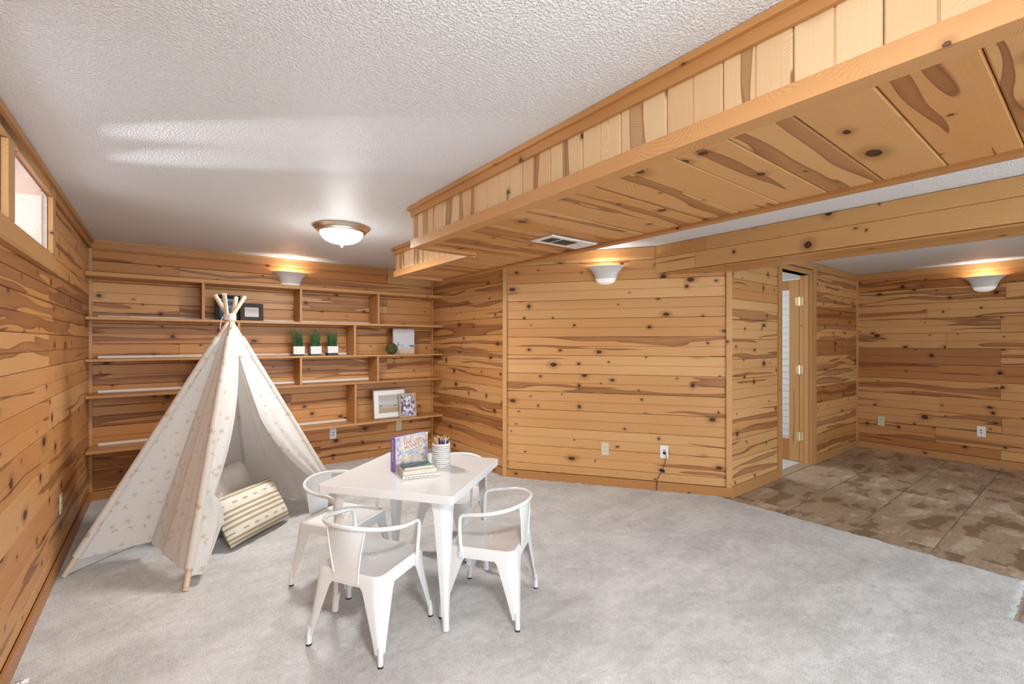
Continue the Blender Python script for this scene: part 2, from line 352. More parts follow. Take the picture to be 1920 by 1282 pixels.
# window: casing, deep pine-lined reveal, glass
win = struct(empty('window_1'), 'small high window in a pine casing with a deep bright reveal', 'window')
def casing(y0, y1, z0, z1): return abox('casing_board', (XL-0.002, XL+0.02, y0, y1, z0, z1), TRIM, win, (1.12, 1.1, 1.05))
casing(VY0-0.085, WY1+0.085, WZ0-0.09, WZ0-0.002); casing(VY0-0.085, WY1+0.085, WZ1+0.002, CEILZ-0.012)
casing(WY1, WY1+0.085, WZ0, WZ1); casing(VY1, WY0, WZ0, WZ1); casing(VY0-0.085, VY0, WZ0, WZ1)
abox('sill_lip', (XL, XL+0.03, VY0-0.09, WY1+0.09, WZ0-0.108, WZ0-0.09), TRIM, win)
RX = XL-0.42
for p0, p1 in ((WY0, WY1), (VY0, VY1)):
    for b in ((RX, XL-0.004, p1-0.006, p1+0.02, WZ0, WZ1), (RX, XL-0.004, p0-0.02, p0+0.006, WZ0, WZ1), (RX, XL-0.004, p0-0.02, p1+0.02, WZ1-0.006, WZ1+0.02), (RX, XL-0.004, p0-0.02, p1+0.02, WZ0-0.02, WZ0+0.006)):
        abox('reveal_board', b, REVEAL, win, bev=0.0)
    abox('stop_strip', (XL-0.05, XL-0.022, p1-0.02, p1-0.005, WZ0, WZ1), REVEAL, win)
    sash = bmesh.new()
    for b in ((p0, p1, WZ0, WZ0+0.035), (p0, p1, WZ1-0.035, WZ1), (p0, p0+0.035, WZ0, WZ1), (p1-0.035, p1, WZ0, WZ1)): bx(sash, RX+0.01, RX+0.045, *b)
    ob('sash', sash, PLASTW, win); ob('pane', box(RX+0.02, RX+0.026, p0+0.03, p1-0.03, WZ0+0.03, WZ1-0.03), GLASS, win)
# ---- back wall
wall_back = struct(ob('wall_back', box(XL-0.1, XB+0.12, YB+0.019, YB+0.1, 0, CEILZ), GAP), 'knotty pine plank wall behind the shelves')
bb = [CEILZ, 2.08, 1.898, 1.718, 1.538, 1.358, 1.178, 0.998, 0.818, 0.638, 0.458, 0.278, 0.085]
JB = {0: [2.675], 1: [0.632], 2: [2.67], 3: [0.63], 4: [2.67], 5: [0.63], 6: [2.67], 7: [0.63], 8: [1.6], 9: [1.1], 10: [2.67], 11: [0.4, 1.9]}
def tone_b(i, k):
    if i in (0, 1) and k == 0: return (0.86, 0.66, 0.48)
    if i == 0: return (0.98, 0.9, 0.8)
    if i == 2 and k == 0: return (1.05, 1.0, 0.92)
    if i == 4: return (0.86, 0.74, 0.62)
    return random.choice([(0.95, 0.82, 0.68), (1.02, 0.9, 0.76), (0.9, 0.74, 0.58), (1.04, 0.94, 0.82)])
plank_rows(wall_back, (XL, YB), (1, 0), XB-XL, bb, lambda i: JB.get(i, []), tone=tone_b)
# ---- wall B (short return), wall C (angled), wall D (with door), wall F (right)
wall_return = struct(ob('wall_return', box(XB+0.019, XB+0.1, 3.80, YB+0.05, 0, CEILZ), GAP), 'short knotty pine return wall at the right end of the shelves')
b2 = bounds(CEILZ, 2.17, 0.18, 0.085)
plank_rows(wall_return, (XB, YB), (0, -1), YB-3.765, b2, lambda i: [], tone=lambda i, k: random.choice([(0.98, 0.9, 0.8), (0.94, 0.84, 0.72), (1.02, 0.95, 0.85)]))
def on_c(s, d=0.0): return Vector((W1.x+UC.x*s-UC.y*(-d), W1.y+UC.y*s+UC.x*(-d), 0))  # d>0 goes into the wall
nC = Vector((0, 0, 1)).cross(UC)   # into the wall
cm = box(0.03, LC, 0.019, 0.12, 0, CEILZ)
wall_angled = struct(ob('wall_angled', cm, GAP, mw=frame_m(W1, UC, (0, 0, 1))), 'wide angled knotty pine wall carrying a sconce and two outlets')
bc = bounds(CEILZ, 2.143, 0.18, 0.085)
def local_rows(parent, L, bnds, jf, tone=None, mat=PINE):
    for i in range(len(bnds)-1):
        z1, z0 = bnds[i], bnds[i+1]; cuts = [0.0]+sorted(jf(i))+[L]
        for k in range(len(cuts)-1):
            plank(parent, (cuts[k], 0, z0), (1, 0, 0), (0, 0, 1), cuts[k+1]-cuts[k], z1-z0, mat, True, tone(i, k) if tone else None)
local_rows(wall_angled, LC, bc, lambda i: [], lambda i, k: random.choice([(1.04, 1.03, 1.0), (1.0, 0.98, 0.94), (1.06, 1.04, 1.0), (0.98, 0.94, 0.88)]), PINEC)
DX0, DX1, DZ = 4.985, 5.80, 2.13
wd = bmesh.new()
bx(wd, 4.02, DX0, YD+0.019, YD+0.10, 0, CEILZ); bx(wd, DX1, XF+0.1, YD+0.019, YD+0.10, 0, CEILZ); bx(wd, DX0, DX1, YD+0.019, YD+0.10, DZ, CEILZ)
wall_door = struct(ob('wall_door', wd, GAP), 'knotty pine wall with the open doorway')
bd = bounds(CEILZ, 2.12, 0.18, 0.085)
plank_rows(wall_door, (4.0, YD), (1, 0), DX0-4.0-0.02, bd, lambda i: [], PINEC, tone=lambda i, k: random.choice([(1.05, 1.03, 1), (1, 0.97, 0.92)]))
TE = {3: (0.72, 0.56, 0.42), 4: (1.1, 1.05, 0.95), 5: (0.62, 0.46, 0.33), 8: (0.72, 0.55, 0.42), 11: (0.8, 0.65, 0.5)}
plank_rows(wall_door, (DX1+0.08, YD), (1, 0), XF-DX1-0.08, bd, lambda i: [], tone=lambda i, k: TE.get(i, (1.04, 0.99, 0.9)))
wall_right = struct(ob('wall_right', box(XF+0.019, XF+0.12, -3.0, YD+0.1, 0, CEILZ), GAP), 'far right knotty pine plank wall above the tiles')
bf = [CEILZ, 2.20, 2.02, 1.84, 1.66, 1.48, 1.30, 1.11, 0.925, 0.738, 0.553, 0.368, 0.188, 0.085]
sf = {2: [YD-0.69], 3: [YD-1.34], 4: [YD-0.73], 5: [YD-1.17], 6: [YD-0.73], 8: [YD-0.73], 9: [YD-1.22], 10: [YD-0.72], 11: [YD-1.26], 12: [YD-0.73]}
TF = {1: (0.82, 0.66, 0.5), 5: (0.98, 0.9, 0.82), 6: (0.62, 0.48, 0.38), 7: (0.74, 0.58, 0.47), 12: (0.78, 0.64, 0.52)}
plank_rows(wall_right, (XF, YD), (0, -1), YD+0.6, bf, lambda i: sf.get(i, [0.9+0.1*(i % 3)] if i > 12 else []), tone=lambda i, k: TF[i] if (i in TF and k == 0) else random.choice([(0.98, 0.92, 0.84), (1.0, 0.95, 0.87), (0.94, 0.86, 0.76)]))
# rear wall behind the viewer, with a wide window added for daylight
wr = bmesh.new()
bx(wr, -0.6, -0.25, -3.08, -3.0, 0, CEILZ); bx(wr, 4.05, 7.4, -3.08, -3.0, 0, CEILZ); bx(wr, -0.25, 4.05, -3.08, -3.0, 2.2, CEILZ); bx(wr, -0.25, 4.05, -3.08, -3.0, 0, 0.28)
struct(ob('wall_rear', wr, PLASTER), 'painted rear wall around the added daylight window')
rw = struct(empty('window_2'), 'unseen wide window added in the rear wall for daylight', 'window')
for k in range(4): ob('mullion', box(-0.25+k*1.41, -0.18+k*1.41, -3.06, -3.02, 0.28, 2.2), PLASTW, rw)
# ---- corner strips, baseboards, crowns
def strip_v(n, x, y, ux, W, T, z0, z1, label, color=None):
    # vertical strip: width along ux, standing on the wall plane at (x,y)
    o = ob(n, box(0, W, -T, 0, z0, z1, 0.002), TRIM, None, mw=frame_m((x, y, 0), ux, (0, 0, 1)), color=color or (1.12, 1.08, 1.0)); return struct(o, label, 'trim')
strip_v('trim_1', XL, YB, (1, 0, 0), 0.022, 0.022, 0.085, 2.18, 'slim vertical corner strip left of the shelves')
strip_v('trim_2', XB-0.022, YB, (1, 0, 0), 0.022, 0.022, 0.085, 2.20, 'slim vertical corner strip right of the shelves')
strip_v('trim_3', W1.x-0.004, W1.y-0.004, UC, 0.042, 0.016, 0.0, 2.24, 'vertical trim strip where the angled wall begins')
strip_v('trim_4', W2.x-UC.x*0.045, W2.y-UC.y*0.045, UC, 0.048, 0.018, 0.085, 2.0, 'vertical trim strip on the outer corner beside the tiles')
strip_v('trim_5', XF-0.03, YD, (1, 0, 0), 0.03, 0.02, 0.085, 2.19, 'slim corner strip between doorway wall and far right wall')
bcw = (0.9, 0.8, 0.68)
trim_strip('baseboard_left', (XL, -1.0, 0), (0, 1, 0), (0, 0, 1), YB+1.0, 0.085, 0.016, 'reddish pine baseboard under the window wall', color=(0.85, 0.7, 0.56), cat='baseboard')
trim_strip('baseboard_back', (XL, YB, 0), (1, 0, 0), (0, 0, 1), XB-XL, 0.085, 0.016, 'pine baseboard below the shelves', color=(0.85, 0.68, 0.52), cat='baseboard')
trim_strip('baseboard_return', (XB, YB, 0), (0, -1, 0), (0, 0, 1), YB-3.765, 0.085, 0.016, 'pine baseboard on the short return wall', color=bcw, cat='baseboard')
trim_strip('baseboard_angled', W1, UC, (0, 0, 1), LC+0.014, 0.085, 0.016, 'long pine baseboard under the angled wall', color=(0.86, 0.70, 0.54), cat='baseboard')
trim_strip('baseboard_doorway', (4.0, YD, 0), (1, 0, 0), (0, 0, 1), DX0-4.0-0.085, 0.10, 0.018, 'short pine baseboard left of the doorway', color=bcw, cat='baseboard')
trim_strip('baseboard_alcove', (DX1+0.085, YD, 0), (1, 0, 0), (0, 0, 1), XF-DX1-0.085, 0.09, 0.016, 'short pine baseboard right of the doorway', color=bcw, cat='baseboard')
trim_strip('baseboard_right', (XF, YD, 0), (0, -1, 0), (0, 0, 1), YD+0.6, 0.085, 0.016, 'pine baseboard under the far right wall', color=(0.95, 0.84, 0.7), cat='baseboard')
trim_strip('trim_6', (XL, 0.6, 2.185), (0, 1, 0), (0, 0, 1), YB-0.6, 0.07, 0.02, 'crown board along the top of the window wall', color=(0.95, 0.86, 0.74))
trim_strip('trim_7', (XL, 0.6, 2.228), (0, 1, 0), (0, 0, 1), YB-0.6, 0.032, 0.036, 'narrow crown bead above the window', color=(0.95, 0.86, 0.74))
trim_strip('trim_8', (XL, YB, 2.182), (1, 0, 0), (0, 0, 1), 2.13-XL, 0.068, 0.022, 'crown board along the top of the shelf wall', color=(0.98, 0.88, 0.74))
trim_strip('trim_9', (XL, YB, 2.238), (1, 0, 0), (0, 0, 1), 2.14-XL, 0.022, 0.03, 'narrow crown bead above the shelf wall', color=(1.0, 0.9, 0.78))
trim_strip('trim_10', W1+UC*0.1+Vector((0, 0, 2.17)), UC, (0, 0, 1), 1.38, 0.085, 0.018, 'crown board on the angled wall above the sconce', color=(1.05, 0.95, 0.82))
trim_strip('trim_11', (DX1+0.05, YD, 2.18), (1, 0, 0), (0, 0, 1), XF-DX1-0.05, 0.078, 0.018, 'crown board above the doorway alcove', color=(1.0, 0.9, 0.78))
trim_strip('trim_12', (XF, YD, 2.18), (0, -1, 0), (0, 0, 1), YD+0.6, 0.078, 0.018, 'crown board along the far right wall', color=(1.04, 0.95, 0.82))

# ---- soffit (duct chase) with pale upright boards and cross boards below
SX0, SX1, SX2, SY1, SY2, SZ = 1.318, 1.76, 2.27, 2.785, 4.11, 2.0
sb = bmesh.new(); bx(sb, SX0+0.02, SX2-0.02, -1.6, SY1-0.02, SZ+0.02, CEILZ); bx(sb, SX1+0.02, SX2-0.02, SY1-0.03, SY2-0.02, SZ+0.02, CEILZ)
soff = struct(ob('ceiling_soffit', sb, GAP), 'long dropped pine soffit stepping back toward the shelves', 'soffit')
def pale_tone(): return random.choice([(1, 1, 1), (1.03, 1.01, 0.98), (0.97, 0.93, 0.88), (0.93, 0.85, 0.77)])
def face_boards(o, ux, L, z0, z1):
    s = 0.0; n = int(round(L/0.187)); wdt = L/n; ux = Vector(ux)
    for k in range(n):
        # upright plank: length runs up, width runs along ux
        p = Vector(o)+ux*(k*wdt)
        plank(soff, (p.x+ux.x*wdt, p.y+ux.y*wdt, z0), (0, 0, 1), (-ux.x, -ux.y, 0), z1-z0, wdt, PALE, True, pale_tone(), 0.016)
face_boards((SX0, SY1, 0), (0, -1, 0), SY1+1.58, SZ+0.045, CEILZ-0.055)
face_boards((SX1, SY2, 0), (0, -1, 0), SY2-SY1, SZ+0.045, CEILZ-0.055)
face_boards((SX1, SY1, 0), (-1, 0, 0), SX1-SX0, SZ+0.045, CEILZ-0.055)
face_boards((SX2, SY2, 0), (-1, 0, 0), SX2-SX1, SZ+0.045, CEILZ-0.055)
# far side boards
for k in range(30):
    y0 = SY2-0.19*(k+1)
    if y0 < -1.5: break
    plank(soff, (SX2, y0, SZ+0.03), (0, 0, 1), (0, 1, 0), CEILZ-SZ-0.03, 0.19, PALE, True, pale_tone(), 0.016)
# underside cross boards (length along x, width along y, front facing down)
y = 0.169-0.186*9; k = 0
TU = [(0.98, 0.93, 0.86), (1.02, 0.98, 0.92), (0.94, 0.86, 0.76), (1.0, 0.95, 0.88)]
while y < SY2-0.05:
    y1 = min(y+0.186, SY2-0.03); x0 = SX0+0.05 if y < SY1-0.1 else SX1+0.04
    if y < SY1-0.04 < y1 and x0 == SX0+0.05: y1 = SY1-0.045
    plank(soff, (SX2-0.03, y, SZ+0.004), (-1, 0, 0), (0, 1, 0), SX2-0.03-x0, y1-y, PINE, False, TU[k % 4], 0.014)
    y = y1 if y1 > SY1-0.05 and y1 < SY1-0.04 else y+0.186
    k += 1
# edge trims and crown of the soffit
def strim(n, b, c=(1.1, 1.0, 0.9)): return abox(n, b, TRIM, soff, c)
strim('edge_trim', (SX0-0.018, SX0+0.052, -1.58, SY1+0.018, SZ-0.012, SZ+0.045)); strim('edge_trim', (SX0+0.05, SX1+0.018, SY1-0.05, SY1+0.018, SZ-0.012, SZ+0.045))
strim('edge_trim', (SX1-0.018, SX1+0.045, SY1+0.02, SY2+0.018, SZ-0.012, SZ+0.045)); strim('edge_trim', (SX1+0.04, SX2+0.018, SY2-0.035, SY2+0.018, SZ-0.012, SZ+0.045))
strim('edge_trim', (SX2-0.035, SX2+0.018, -1.58, SY2-0.03, SZ-0.012, SZ+0.035), (0.95, 0.84, 0.7))
for (a, b_) in (((SX0, SY1, -1.58), 0), ((SX1, SY2, SY1+0.03), 0)):
    strim('crown_board', (a[0]-0.018, a[0], a[2], a[1]+0.018, CEILZ-0.062, CEILZ-0.02), (1.0, 0.9, 0.74)); strim('crown_bead', (a[0]-0.036, a[0], a[2], a[1]+0.036, CEILZ-0.024, CEILZ-0.001), (1.0, 0.88, 0.7))
strim('crown_board', (SX0, SX1, SY1, SY1+0.018, CEILZ-0.062, CEILZ-0.02)); strim('crown_board', (SX1, SX2+0.018, SY2, SY2+0.018, CEILZ-0.062, CEILZ-0.02))
strim('corner_strip', (SX0-0.004, SX0+0.014, SY1-0.028, SY1+0.006, SZ+0.04, CEILZ-0.06)); strim('corner_strip', (SX1-0.004, SX1+0.014, SY2-0.028, SY2+0.006, SZ+0.04, CEILZ-0.06))
# ---- beam over the carpet edge
BX0, BX1, BZ = 3.618, 4.0, 2.01
beam = struct(ob('ceiling_beam', box(BX0+0.02, BX1-0.02, -1.0, 2.50, BZ+0.02, CEILZ), GAP), 'boxed pine ceiling beam above the edge of the carpet', 'beam')
UY = (0, -1, 0)
def beam_end(): return 2.56
plank(beam, (BX0, beam_end(), CEILZ-0.112), UY, (0, 0, 1), 0.50, 0.111, BEAMW, False, (0.98, 0.9, 0.78), 0.022)
plank(beam, (BX0, beam_end()-0.50, CEILZ-0.112), UY, (0, 0, 1), 3.0, 0.111, BEAMW, False, (0.98, 0.92, 0.82), 0.022)
plank(beam, (BX0+0.006, beam_end(), BZ), UY, (0, 0, 1), 0.40, 0.14, BEAMW, False, (1.12, 1.1, 1.06), 0.018)
plank(beam, (BX0+0.006, beam_end()-0.40, BZ), UY, (0, 0, 1), 3.1, 0.14, BEAMW, False, (1.0, 0.94, 0.84), 0.018)
plank(beam, (BX0+0.02, beam_end()-0.1, BZ), (0, -1, 0), (1, 0, 0), 3.3, 0.19, BEAMW, False, (0.86, 0.74, 0.6), 0.016)
plank(beam, (BX0+0.21, beam_end()-0.35, BZ), (0, -1, 0), (1, 0, 0), 3.0, 0.17, BEAMW, False, (0.98, 0.9, 0.78), 0.016)
plank(beam, (BX1, -1.0, BZ), (0, 1, 0), (0, 0, 1), 3.0, 0.24, BEAMW, True, (1, 0.95, 0.86), 0.018)
# ---- doorway and door leaf opened into the hall
door = struct(empty('door_1'), 'pine framed glass door standing open into the hall', 'door')
dc = (1.0, 0.92, 0.82)
def dbox(n, b, mat=TRIM, c=dc, bev=0.002, par=None): return abox(n, b, mat, par or door, c, bev)
dbox('casing_board', (DX0-0.075, DX0+0.004, YD-0.018, YD+0.004, 0, CEILZ-0.07)); dbox('casing_board', (DX1, DX1+0.078, YD-0.018, YD+0.004, 0, CEILZ-0.07))
dbox('casing_board', (DX0-0.075, DX1+0.078, YD-0.018, YD+0.004, CEILZ-0.075, CEILZ-0.004))
dbox('jamb', (DX0-0.002, DX0+0.02, YD, YD+0.12, 0, DZ+0.02)); dbox('jamb', (DX1-0.02, DX1+0.002, YD, YD+0.12, 0, DZ+0.02)); dbox('head_jamb', (DX0, DX1, YD, YD+0.12, DZ, DZ+0.05))
dbox('door_stop', (DX1-0.034, DX1-0.02, YD+0.03, YD+0.065, 0, DZ))
LX, LY0, LY1, LZ0, LZ1 = DX1-0.02, YD+0.125, YD+0.125+0.76, 0.012, 2.09
leaf = abox('leaf', (LX, LX+0.038, LY0, LY0+0.105, LZ0, LZ1), DOORW, door)
LI = leaf.matrix_basis.inverted()
def lpart(n, b, mat, c=None, bev=0.002):
    o = abox(n, b, mat, leaf, c, bev); o.matrix_basis = LI @ o.matrix_basis; return o
lpart('stile', (LX, LX+0.038, LY1-0.105, LY1, LZ0, LZ1), DOORW)
lpart('rail', (LX+0.003, LX+0.035, LY0+0.105, LY1-0.105, LZ0, LZ0+0.24), DOORW, (0.78, 0.62, 0.5)); lpart('rail', (LX+0.003, LX+0.035, LY0+0.105, LY1-0.105, LZ1-0.11, LZ1), DOORW, (0.85, 0.72, 0.6))
lpart('pane', (LX+0.016, LX+0.022, LY0+0.10, LY1-0.10, LZ0+0.235, LZ1-0.105), GLASS, None, 0.0)
for hz in (0.30, 1.06, 1.84):
    hb = bmesh.new(); bx(hb, LX-0.0035, LX+0.001, LY0, LY0+0.034, hz-0.048, hz+0.048, 0.001); bx(hb, LX-0.004, LX+0.001, LY0-0.05, LY0-0.008, hz-0.048, hz+0.048, 0.001)
    hg = ob('hinge', hb, BRASS, door); tag(hg, 'brass hinge'); ob('pin', tube(bmesh.new(), [(LX-0.006, LY0-0.004, hz-0.05), (LX-0.006, LY0-0.004, hz+0.05)], 0.006, 8), BRASS, hg)
# hall beyond the doorway
struct(ob('floor_hall', box(4.1, 7.2, YD+0.02, 4.6, -0.01, 0.003), HALLT), 'pale grey tile floor of the hall beyond the door', 'floor')
hw = bmesh.new(); bx(hw, 7.02, 7.1, YD+0.1, 4.6, 0, CEILZ); bx(hw, 4.1, 7.1, 4.55, 4.65, 0, CEILZ); bx(hw, 4.05, 4.12, YD+0.1, 4.6, 0, CEILZ)
wall_hall = struct(ob('wall_hall', hw, PLASTER), 'white painted hall wall seen through the door glass')
for i in range(24): plank(wall_hall, (7.02-0.016, 4.5, 0.05+i*0.09), (0, -1, 0), (0, 0, 1), 2.3, 0.088, PLASTER, False, (1, 1, 1), 0.016, 'panel_strip', 0.004)
struct(ob('trim_13', box(DX0, DX1, YD-0.004, YD+0.11, -0.002, 0.006, 0.002), plain('metal_threshold', (0.5, 0.42, 0.33), 0.4, 0.6)), 'thin threshold strip in the doorway', 'trim')

# ================================================================== BUILT-IN SHELVES
SYF = 5.045
shelf = tag(empty('wall_shelves', (0, 0, 0)), 'built-in pine shelves covering the back wall', 'shelves')
def sh(zt, th, c): return ob('shelf_board', box(0, XB-XL-0.006, 0, YB-SYF-0.002, 0, th, 0.003), TRIM, shelf, loc=(XL+0.003, SYF, zt-th), color=c)
Z1, Z2, Z3, Z4, Z5 = 1.952, 1.582, 1.232, 0.934, 0.479
sh(Z1, 0.036, (1.0, 0.88, 0.72)); sh(Z2, 0.024, (1.08, 1.0, 0.88)); sh(Z3, 0.02, (1.04, 0.94, 0.8)); sh(Z4, 0.024, (0.9, 0.76, 0.6)); sh(Z5, 0.024, (1.06, 0.96, 0.82))
def div(x, z0, z1): return ob('divider', box(0, z1-z0, 0, YB-SYF-0.012, 0, 0.022, 0.002), TRIM, shelf, mw=frame_m((x+0.011, SYF+0.004, z0), (0, 0, 1), (-1, 0, 0)) if False else Matrix.Translation((x+0.011, SYF+0.006, z0)) @ Matrix.Rotation(-PI/2, 4, 'Y'), color=(1.05, 0.95, 0.8))
for x in (0.30, 1.134, 1.955): div(x, Z2, Z1-0.036)
for x in (0.583, 1.688): div(x, Z3, Z2-0.024)
for x in (0.30, 1.134, 1.95): div(x, Z4, Z3-0.02)
for x in (0.583, 1.694): div(x, Z5, Z4-0.024)
for z, x1 in ((Z2, 1.94), (Z3, 1.67), (Z4, 1.93), (Z5, 1.67)):
    ob('batten', box(0, x1-(XL+0.06), 0, 0.02, 0, 0.022, 0.002), BATTEN, shelf, loc=(XL+0.06, YB-0.045, z+0.0005))

# ================================================================== LIGHT FITTINGS
cl = tag(empty('ceiling_light', (1.10, 3.60, CEILZ)), 'round flush ceiling light with brass ring and ribbed glass bowl', 'ceiling light')
ob('metal_ring', lathe([(0.0, 0.0), (0.205, 0.0), (0.208, -0.010), (0.20, -0.016), (0.196, -0.022), (0.19, -0.026), (0.184, -0.036), (0.172, -0.040), (0.165, -0.046), (0.150, -0.044), (0.0, -0.03)], 48), NICKEL, cl, smooth=True)
gp = [(0.158, -0.040)]+[(0.158*math.cos(a)**0.8, -0.042-0.088*math.sin(a)) for a in [i*PI/2/9 for i in range(1, 9)]]+[(0.012, -0.138), (0.0, -0.139)]
bowl = ob('glass_bowl', lathe(gp, 96, 0.006), GLOW, cl, smooth=True)
ob('finial', lathe([(0.0, -0.137), (0.018, -0.138), (0.014, -0.146), (0.006, -0.150), (0.007, -0.156), (0.0, -0.160)], 16), NICKEL, cl, smooth=True)
def plamp(name, loc, power, rad, col, parent):
    l = bpy.data.lights.new(name, 'POINT'); l.energy = power; l.shadow_soft_size = rad; l.color = col
    o = bpy.data.objects.new(name, l); link(o, parent); o.location = loc; return o
bl_ = bpy.data.lights.new('bowl_light', 'AREA'); bl_.shape = 'DISK'; bl_.size = 0.30; bl_.energy = 36*LAMP; bl_.color = (1.0, 0.98, 0.95)
link(bpy.data.objects.new('bowl_light', bl_), cl).location = (0, 0, -0.17)
plamp('bowl_glow', (0, 0, -0.20), 7*LAMP, 0.10, (1.0, 0.98, 0.95), cl)
def dup(o, parent=None):
    c = o.copy(); C.objects.link(c); c.parent = parent
    for ch in o.children: dup(ch, c)
    return c
cl2 = dup(cl); cl2.location = (0.35, 0.15, CEILZ); tag(cl2, 'unseen round flush ceiling light added above the viewer for more light', 'ceiling light')  # unseen second fitting, added to brighten the soffit face and front of room
plamp('added_front_glow', (0, 0, -0.30), 20*LAMP, 0.12, (1.0, 0.98, 0.95), cl2)  # extra point light for the added fitting, reaches the soffit face
cl['group'] = cl2['group'] = 'flush ceiling lights'
def sconce(name, mw, label):
    # local: x along wall, -y out of wall, z up, origin at wall under the lamp's top
    r = empty(name); r.matrix_world = mw; tag(r, label, 'wall lamp', 'wall sconces')
    def ring(hw, d, z, n=20): return [(hw*math.cos(PI*i/n), -d*math.sin(PI*i/n)**0.75, z) for i in range(n+1)]
    up = [(0.174, 0.116, 0.0), (0.174, 0.116, -0.007), (0.162, 0.108, -0.013), (0.142, 0.094, -0.030), (0.123, 0.082, -0.052), (0.109, 0.074, -0.080), (0.100, 0.068, -0.118)]
    bm = solid(loft(bmesh.new(), [ring(*p) for p in up], False), 0.004); ob('shade', bm, CERAM, r, smooth=True)
    lo = [(0.097, 0.066, -0.117), (0.092, 0.064, -0.128), (0.080, 0.058, -0.146), (0.066, 0.048, -0.158), (0.04, 0.03, -0.166), (0.012, 0.010, -0.169), (0.0004, 0.0004, -0.1692)]
    ob('lens', solid(loft(bmesh.new(), [ring(*p) for p in lo], False), 0.003), LENS, r, smooth=True)
    ob('back_plate', box(-0.09, 0.09, -0.006, 0.0, -0.12, -0.02, 0.002), CERAM, r)
    plamp('sconce_bulb', (0, -0.055, -0.055), 4.6*LAMP, 0.018, (1.0, 0.95, 0.87), r)
    return r
sconce('wall_sconce', frame_m((1.09, YB, 2.115), (1, 0, 0), (0, 0, 1)), 'white half-bowl wall sconce above the shelves')
sconce('wall_sconce', frame_m(W1+UC*1.03+Vector((0, 0, 2.092)), UC, (0, 0, 1)), 'white half-bowl wall sconce on the angled wall beside the ceiling beam')
sconce('wall_sconce', frame_m((XF, 0.855, 2.105), (0, -1, 0), (0, 0, 1)), 'white half-bowl wall sconce on the far right wall')
# soffit vent
vent = tag(empty('air_vent', (1.81, 1.985, SZ+0.004)), 'white metal air vent set in the soffit underside', 'vent')
vb = bmesh.new()
for b in ((0, 0.035, 0, 0.19), (0.262, 0.39, 0, 0.19), (0.035, 0.262, 0, 0.035), (0.035, 0.262, 0.155, 0.19), (0.115, 0.125, 0.03, 0.16)): bx(vb, b[0], b[1], b[2], b[3], -0.010, -0.002, 0.0015)
ob('face_plate', vb, PLASTW, vent); ob('dark_cavity', box(0.02, 0.27, 0.02, 0.17, -0.0035, -0.001), BLACK, vent)
lm = mesh_of(box(0, 0.0025, 0.032, 0.158, -0.009, -0.004), 'louver')
for k in range(24): ob('louver', lm, plain('louver_grey', (0.13, 0.12, 0.10), 0.5) if k == 0 else lm.materials[0], vent, loc=(0.038+k*0.0094, 0, 0))
ob('lever', box(0.30, 0.335, 0.07, 0.078, -0.016, -0.01, 0.001), plain('lever_grey', (0.4, 0.4, 0.4), 0.4), vent)
# ---- outlets
SLOT = BLACK
def outlet(mw, label, mat, duplex=True):
    r = empty('wall_outlet'); r.matrix_world = mw; tag(r, label, 'outlet', 'wall outlets')
    ob('cover_plate', box(-0.036, 0.036, -0.006, 0, -0.059, 0.059, 0.0025), mat, r)
    if duplex:
        for dz in (-0.021, 0.021):
            f = bmesh.new(); loft(f, [[(0.0165*math.cos(a)*1.0, y_, dz+0.0145*math.sin(a)) for a in [2*PI*i/16 for i in range(16)]] for y_ in (-0.005, -0.0085)], True, True, True); bmesh.ops.recalc_face_normals(f, faces=f.faces[:])
            so = ob('socket', f, mat, r)
            sl = bmesh.new(); bx(sl, -0.0075, -0.0055, -0.0092, -0.008, dz, dz+0.008); bx(sl, 0.0055, 0.0075, -0.0092, -0.008, dz, dz+0.008); bx(sl, -0.002, 0.002, -0.0092, -0.008, dz-0.009, dz-0.005)
            ob('slot', sl, SLOT, so)
    else:
        j = bmesh.new(); bx(j, -0.006, 0.006, -0.010, -0.004, 0.008, 0.02); bx(j, -0.006, 0.006, -0.010, -0.004, -0.02, -0.008); ob('jack', j, plain('jack_dark', (0.08, 0.08, 0.08), 0.4), r)
    return r
def onC(s, z, off=0.0): p = W1+UC*s; return frame_m((p.x, p.y, z), UC, (0, 0, 1))
outlet(onC(1.024, 0.355), 'ivory outlet on the angled wall', IVORY)
outlet(onC(1.56, 0.364), 'white jack plate with a cord plugged in on the angled wall', PLASTW, False)
outlet(frame_m((XF, 1.776, 0.371), (0, -1, 0), (0, 0, 1)), 'ivory outlet near the corner of the far right wall', IVORY)
outlet(frame_m((XF, 0.878, 0.374), (0, -1, 0), (0, 0, 1)), 'white jack plate on the far right wall', PLASTW, False)
outlet(frame_m((1.533, YB, 0.341), (1, 0, 0), (0, 0, 1)), 'white jack plate under the lowest shelf', PLASTW, False)
outlet(frame_m((2.32, YB, 0.344), (1, 0, 0), (0, 0, 1)), 'ivory outlet under the lowest shelf behind the books', IVORY)
outlet(frame_m((XL, 3.94, 0.375), (0, 1, 0), (0, 0, 1)), 'ivory outlet on the window wall beside the tepee', IVORY)
